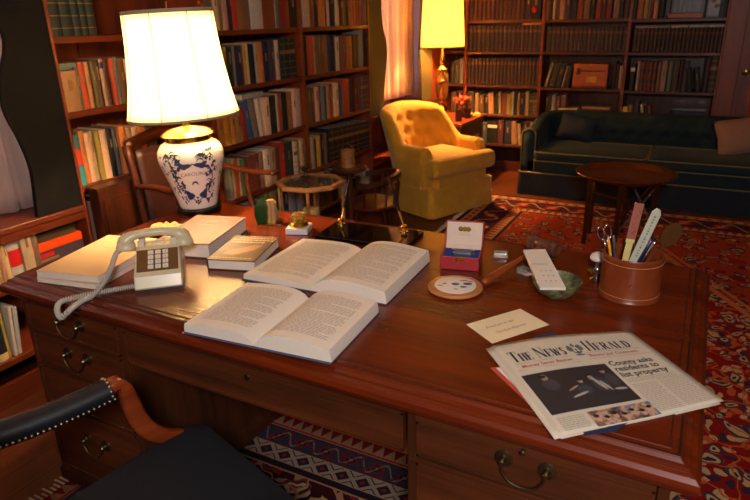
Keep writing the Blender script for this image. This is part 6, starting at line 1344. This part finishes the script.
# ------------------------------------------------------------------ visitor armchair behind the desk's left corner (faces +x)
chair_dark = wood('chair_dark_wood', (52, 20, 8), (86, 36, 14), 0.32, 1, 8)
vc = thing('wooden_armchair', 'wooden armchair with dark leather back standing behind the vase lamp', 'armchair', (-0.465, 0.97, 0.0))
w2 = 0.47
lm = plain('oxblood_leather', (52, 24, 17), 0.4, 0, 0.15, 40, 0.5, 0.2)
for y_ in (0.0, w2):
    MB().tube(smooth_pts3([(0.03, y_, 0.0), (0.0, y_, 0.22), (0.0, y_, 0.45), (-0.01, y_, 0.72), (-0.05, y_, 0.97)]), 0.019, 8).build('back_post', chair_dark, vc, True)
    MB().tube([(0.50, y_, 0.0), (0.49, y_, 0.44)], 0.019, 8).build('leg', chair_dark, vc, True)
    pa = smooth_pts3([(-0.01, y_, 0.785), (0.10, y_, 0.792), (0.22, y_, 0.782), (0.33, y_, 0.780), (0.40, y_, 0.785), (0.415, y_, 0.780)])
    MB().loft([[(px_, py_+s_*0.026*c_, pz_+0.011*d_) for c_, d_ in ((-1, -0.6), (1, -0.6), (1, 0.6), (0.5, 1), (-0.5, 1), (-1, 0.6))] for (px_, py_, pz_), s_ in zip(pa, [0.7+0.5*k/len(pa) for k in range(len(pa))])]).build('arm', chair_dark, vc, True)
    MB().tube(smooth_pts3([(0.235, y_, 0.775), (0.235, y_, 0.68), (0.26, y_, 0.58), (0.32, y_, 0.50), (0.38, y_, 0.43)]), 0.014, 8).build('arm_support', chair_dark, vc, True)
cr_ = [(-0.055-0.02*sin(pi*k/12), w2*k/12, 0.965+0.030*sin(pi*k/12)) for k in range(13)]
MB().loft([[(x_-0.012, y_, z_-0.032), (x_+0.012, y_, z_-0.032), (x_+0.014, y_, z_+0.018), (x_, y_, z_+0.026), (x_-0.014, y_, z_+0.018)] for x_, y_, z_ in cr_]).build('crest_rail', chair_dark, vc, True)
MB().box(-0.02, 0.02, 0.52, 0.0, w2-0.02, 0.56).build('lower_rail', chair_dark, vc, bevel=0.004)
MB().grid(lambda u, v: (-0.045+0.035*(1-v)+0.02*sin(pi*u)*sin(pi*v)+0.012, 0.03+u*(w2-0.06), 0.56+v*0.385), 12, 10).build('leather_back', lm, vc, True, solid=0.018)
cushion(0.0, 0.01, 0.50, w2-0.01, 0.43, 0.475, 0.03, 0.02).build('seat', lm, vc, True)
MB().box(0.0, 0.0, 0.375, 0.49, w2, 0.43).build('seat_rail', chair_dark, vc, bevel=0.004)
# dark cabinet between chair and shelves
wc = thing('dark_cabinet', 'narrow dark wood cabinet standing against the shelves beside the armchair', 'cabinet', (-0.588, 0.79, 0))
MB().box(0, 0, 0.03, 0.065, 0.22, 0.80).build('body', dark_wood, wc, bevel=0.002); MB().box(-0.004, -0.006, 0.80, 0.07, 0.226, 0.815).build('top', dark_wood, wc, bevel=0.003)
MB().box(0.004, 0.004, 0, 0.06, 0.216, 0.03).build('plinth', dark_wood, wc); MB().box(0.065, 0.02, 0.10, 0.07, 0.2, 0.76).build('door', dark_wood, wc, bevel=0.002)

# ------------------------------------------------------------------ octagonal glass-top side table
ot = thing('side_table', 'octagonal side table with tan wooden rim and glass top', 'side table', (-0.205, 1.96, 0.0), 0)
O8 = lambda r, z: [(r*cos(pi/8+2*pi*k/8+0.1), r*sin(pi/8+2*pi*k/8+0.1), z) for k in range(8)]
MB().loft([O8(0.198, 0.585), O8(0.204, 0.592), O8(0.204, 0.604), O8(0.198, 0.610), O8(0.176, 0.610), O8(0.174, 0.604), O8(0.174, 0.590), O8(0.178, 0.585), O8(0.198, 0.585)], 0, False, False).build('rim', tan_wood, ot)
n = NT('clear_tabletop', 0.02); n.b.inputs['Transmission Weight'].default_value = 0.96; n.base((0.88, 0.86, 0.78)); n.b.inputs['IOR'].default_value = 1.25
MB().loft([O8(0.178, 0.594), O8(0.178, 0.600)]).build('glass_top', n.mat, ot)
for k in range(4):
    a = pi/8+pi/2*k+0.1+pi/4*0; MB().tube([(0.185*cos(a), 0.185*sin(a), 0), (0.185*cos(a), 0.185*sin(a), 0.588)], 0.010, 6).build('leg', tan_wood, ot)
MB().loft([O8(0.188, 0.16), O8(0.188, 0.175)]).build('shelf', tan_wood, ot)
orn = thing('brass_ornament', 'small brass ornament standing on the octagonal glass table', 'ornament', (-0.27, 2.01, 0.612))
MB().lathe([(0.03, 0), (0.032, 0.006), (0.012, 0.012), (0.010, 0.03), (0.026, 0.045), (0.034, 0.06), (0.030, 0.062), (0.016, 0.05), (0.0005, 0.046)], 20).build('dish', old_brass, orn, 'auto')
MB().tube([(0.03, 0, 0.055), (0.05, 0, 0.07), (0.045, 0, 0.095), (0.02, 0, 0.105)], 0.003, 6).tube([(-0.03, 0, 0.055), (-0.05, 0.01, 0.07), (-0.04, 0.01, 0.09)], 0.003, 6).build('scrolls', old_brass, orn, True)
cyl = MB().lathe([(0.05, 0), (0.054, 0.02), (0.052, 0.26), (0.046, 0.27), (0.0, 0.272)], 20).build('tan_jar', plain('jar_tan', (146, 122, 74), 0.5, 0, 0.15), None, 'auto', loc=(-0.205, 1.95, 0.176)); tag(cyl, 'tan jar standing on the lower shelf of the octagonal table', 'jar')

# small round stand with wooden pail
st = thing('round_stand', 'small dark round stand beside the octagonal table holding the pail', 'stand', (-0.20, 2.40, 0.0))
MB().lathe([(0.0005, 0.575), (0.105, 0.575), (0.112, 0.582), (0.112, 0.592), (0.104, 0.60), (0.0005, 0.60)], 36).build('stand_top', dark_wood, st, 'auto')
MB().lathe([(0.03, 0.10), (0.038, 0.14), (0.022, 0.18), (0.018, 0.34), (0.028, 0.42), (0.018, 0.50), (0.04, 0.575)], 20).build('column', dark_wood, st, 'auto')
for k in range(3):
    a = 2*pi*k/3+0.4; MB().tube([(0.02*cos(a), 0.02*sin(a), 0.16), (0.10*cos(a), 0.10*sin(a), 0.13), (0.17*cos(a), 0.17*sin(a), 0.012)], 0.012, 8).build('foot', dark_wood, st, True)
pa_ = thing('wooden_pail', 'tan wooden pail with wire ring handle on the dark round stand', 'pail', (-0.205, 2.395, 0.601))
MB().lathe([(0.046, 0), (0.043, 0.05), (0.045, 0.10), (0.047, 0.105), (0.041, 0.105), (0.038, 0.01), (0.0005, 0.01)], 14).build('staves', tan_wood, pa_, 'auto')
MB().tube([(0.043*cos(pi*k/10), 0.0, 0.10+0.045*sin(pi*k/10)) for k in range(11)], 0.0025, 6).build('ring_handle', old_brass, pa_, True)
MB().tube([(0.046*cos(2*pi*k/20), 0.046*sin(2*pi*k/20), 0.03) for k in range(20)], 0.0025, 5, closed=True).build('hoop', old_brass, pa_, True)
# low round-backed chair
cc = thing('captains_chair', 'low dark round-backed wooden chair between stand and yellow armchair', 'chair', (-0.26, 2.80, 0.0), radians(-70))
ap = arc(0, 0, 0.20, -20, 200, 18)
MB().loft([[(x_*s_, y_*s_, 0.40+z_+0.05*max(0, sin(radians(-20+220*k/18)))) for s_, z_ in ((0.9, 0), (1.08, 0), (1.08, 0.03), (0.9, 0.03))] for k, (x_, y_) in enumerate(ap)]).build('round_back_rail', dark_wood, cc, 'auto')
for k in range(1, 18, 2): MB().tube([(ap[k][0]*0.92, ap[k][1]*0.92, 0.26), (ap[k][0], ap[k][1], 0.41)], 0.008, 6).build('spindle', dark_wood, cc)
MB().lathe([(0.18, 0.23), (0.195, 0.24), (0.195, 0.255), (0.18, 0.262), (0.0005, 0.262)], 30).build('seat', plain('seat_redbrown', (84, 34, 16), 0.4), cc, 'auto')
for k in range(4): a = pi/4+pi/2*k; MB().tube([(0.13*cos(a), 0.13*sin(a), 0.235), (0.17*cos(a), 0.17*sin(a), 0.0)], 0.013, 8).build('leg', dark_wood, cc)

# ------------------------------------------------------------------ desk chair in the foreground (faces +y, turned a little right)
dc = thing('desk_chair', 'black leather desk chair with nailheads and curved wooden arm in the foreground', 'desk chair', (0.688, 0.052, 0.0165), radians(-18))
# local: front-left seat corner at origin, +y forward, +x to its right
SWd, SDp = 0.66, 0.52
def seat_out(ins, bow=0.03):
    p = []
    for x_, y_ in rrect(ins, -SDp+ins, SWd-ins, -ins, 0.06, 5):
        k_ = max(0.0, min(1.0, -y_/SDp)); xx = SWd/2+(x_-SWd/2)*(1-0.30*k_)
        p.append((xx, y_+(bow*sin(pi*x_/SWd) if y_ > -0.2 else 0)))
    return p
MB().loft([[(x_, y_, z_) for x_, y_ in seat_out(i_)] for i_, z_ in ((0.012, 0.405), (0.0, 0.42), (0.0, 0.468), (0.008, 0.480), (0.03, 0.486), (0.12, 0.492))]).build('seat', seat_black, dc, 'auto')
MB().loft([[(x_, y_, z_) for x_, y_ in seat_out(i_)] for i_, z_ in ((0.02, 0.33), (0.015, 0.405))]).build('seat_rail', red_wood, dc, bevel=0.003)
for x_, xb_ in ((0.045, 0.075), (SWd-0.045, SWd-0.075)):
    MB().box(x_-0.022, -0.05, 0, x_+0.022, -0.006, 0.34).build('leg', red_wood, dc, bevel=0.004)
    MB().loft([[(xb_-0.02, y_-0.02, z_), (xb_+0.02, y_-0.02, z_), (xb_+0.02, y_+0.02, z_), (xb_-0.02, y_+0.02, z_)] for y_, z_ in ((-SDp-0.04, 0), (-SDp+0.01, 0.4), (-SDp-0.01, 0.6), (-SDp-0.10, 1.0))]).build('back_post', red_wood, dc, bevel=0.004)
MB().grid(lambda u, v: (0.07+u*(SWd-0.14), -SDp-0.0-0.095*v-0.02*sin(pi*u), 0.52+0.50*v), 10, 8).build('backrest', black_leather, dc, True, solid=0.06)
for sx_, xa in ((-1, 0.03), (1, SWd-0.03)):
    # padded leather roll
    pts = [(xa, -SDp-0.03+(SDp-0.18)*k/10, 0.690-0.015*k/10-0.012*sin(pi*k/10)) for k in range(11)]
    prof_ = [(0.032*cos(t), 0.029*sin(t)) for t in [2*pi*j/18 for j in range(18)]]
    MB().loft([[(p[0]+a_, p[1], p[2]+b_) for a_, b_ in prof_] for p in pts]).build('arm_pad', black_leather, dc, 'auto')
    nb = MB()
    for k in range(30):
        f_ = k/29; y_ = pts[0][1]+(pts[-1][1]-pts[0][1])*f_; z_ = 0.690-0.015*f_-0.012*sin(pi*f_)
        for sd in (-1, 1): nb.ball((xa+sd*0.0305, y_, z_-0.010), 0.0036, 6, 4)
    for j in range(9):
        t = pi*j/8; nb.ball((xa+0.0325*cos(t), pts[-1][1]-0.004, pts[-1][2]+0.0295*sin(t)), 0.0034, 6, 4)
    nb.build('nailheads', plain('nail_brass', (190, 172, 130), 0.3, 0.9, 0.05), dc, True)
    # carved wooden front: scroll end, then a long concave sweep down to the seat corner
    cl_ = smooth_pts3([(xa, pts[-1][1]-0.005, 0.680), (xa, pts[-1][1]+0.018, 0.686), (xa, pts[-1][1]+0.034, 0.672), (xa, pts[-1][1]+0.040, 0.63), (xa, pts[-1][1]+0.050, 0.575), (xa, pts[-1][1]+0.074, 0.525), (xa, pts[-1][1]+0.115, 0.487), (xa, pts[-1][1]+0.160, 0.468)], 4)
    wds = [0.030, 0.030, 0.028, 0.026, 0.025, 0.025, 0.024, 0.022]
    b = MB(); L_c = []
    for k, p in enumerate(cl_):
        q = cl_[min(k+1, len(cl_)-1)]; p_ = cl_[max(k-1, 0)]; t = Vector((0, q[1]-p_[1], q[2]-p_[2])).normalized(); nn_ = Vector((0, -t.z, t.y))
        f_ = k/(len(cl_)-1); tk = (0.012 if f_ < 0.25 else 0.012+0.010*math.sin(pi*min(1, (f_-0.25)/0.75))); hw_ = 0.020-0.004*f_
        L_c.append([tuple(Vector(p)+nn_*(tk*c_)+Vector((hw_*d_, 0, 0))) for c_, d_ in ((-1, -0.8), (-0.7, -1), (0.7, -1), (1, -0.8), (1, 0.8), (0.7, 1), (-0.7, 1), (-1, 0.8))])
    b.loft(L_c).build('arm_front', red_wood, dc, True)
    MB().tube([(xa, -SDp-0.02, 0.69), (xa+(-sx_)*0.03, -SDp-0.05, 0.69)], 0.02, 8).build('arm_joint', red_wood, dc, True)

# ------------------------------------------------------------------ things on the far shelves
wb = thing('wooden_box', 'orange-brown wooden box with a slot and small picture on the far middle shelf', 'box', (0.628, 5.115, 0.839))
MB().box(0, 0, 0, 0.305, 0.14, 0.215).build('body', plain('box_orange', (176, 88, 24), 0.4, 0, 0.12, 12), wb, bevel=0.006)
MB().box(0.03, -0.003, 0.12, 0.065, 0.0, 0.175).box(0.07, -0.003, 0.145, 0.28, 0.0, 0.155).build('slot', plain('slot_dark', (60, 28, 14), 0.5), wb)
MB().box(0.12, -0.003, 0.05, 0.21, 0.0, 0.105).build('picture', plain('gold_picture', (206, 150, 36), 0.3, 0.3, 0.4, 20), wb)
MB().box(0.0, -0.004, 0.0, 0.305, 0.0, 0.022).build('base_strip', red_wood, wb)
rbl = MB().ball((0, 0, 0), 0.036, 18, 12).build('red_ball', plain('glass_red', (158, 40, 24), 0.12), None, True, loc=(0.235, 5.135, 1.445+0.085)); 
stb = thing('ball_stand', 'small dark stand carrying the red glass ball on the far shelf', 'stand', (0.235, 5.135, 1.4455))
MB().lathe([(0.024, 0), (0.012, 0.01), (0.009, 0.04), (0.018, 0.05)], 14).build('foot', dark_wood, stb, 'auto'); tag(rbl, 'red glass ball on a small stand on the top far shelf', 'ball')
sf = thing('framed_picture', 'wide wooden framed picture with dark columns on the top shelf by the door', 'picture', (1.36, 5.14, 1.4255))
MB().box(0, 0, 0, 0.27, 0.05, 0.04).build('wooden_base', plain('amber_wood', (150, 74, 26), 0.4, 0, 0.15), sf, bevel=0.004)
MB().box(0.02, 0.015, 0.04, 0.25, 0.03, 0.22).build('frame', dark_wood, sf); MB().box(0.03, 0.012, 0.05, 0.24, 0.015, 0.21).build('picture', plain('picture_slate', (54, 62, 76), 0.3, 0, 0.5, 14), sf)
gb = MB(); [gb.box(0.045+0.035*k, 0.009, 0.05, 0.058+0.035*k, 0.012, 0.19) for k in range(6)]; gb.build('pale_columns', plain('picture_pale', (120, 122, 130), 0.4), sf)
ph2 = thing('photo_frame', 'small leaning photograph of two people beside the framed picture', 'photo', (1.645, 5.13, 1.4255))
MB().box(0, 0, 0, 0.115, 0.012, 0.19).build('frame', plain('frame_dark', (40, 22, 18), 0.4), ph2); MB().box(0.01, -0.002, 0.012, 0.105, 0.0, 0.18).build('photo', plain('photo_maroon', (70, 34, 32), 0.3, 0, 0.5, 30), ph2)
b = MB(); b.ball((0.045, -0.004, 0.13), 0.018, 10, 8, sc=(1, 0.15, 1)).ball((0.075, -0.004, 0.09), 0.018, 10, 8, sc=(1, 0.15, 1)); b.build('faces', plain('face_grey', (140, 110, 100), 0.6), ph2, True)
yb = MB().box(0, 0, 0, 0.042, 0.05, 0.14).build('yellow_box', plain('box_yellow', (206, 150, 52), 0.5), None, bevel=0.002, loc=(1.092, 5.108, 0.546)); tag(yb, 'small yellow box just above the sofa next to the leaning books', 'box')
sv = thing('silver_case', 'silver and glass case above the right end of the sofa', 'case', (1.50, 5.13, 0.546))
MB().box(0, 0, 0, 0.26, 0.12, 0.012).box(0, 0, 0.112, 0.26, 0.12, 0.124).build('lid_and_base', chrome, sv, bevel=0.003); MB().box(0.006, 0.006, 0.012, 0.254, 0.114, 0.112).build('glass_sides', plain('case_smoke', (70, 78, 92), 0.1), sv)
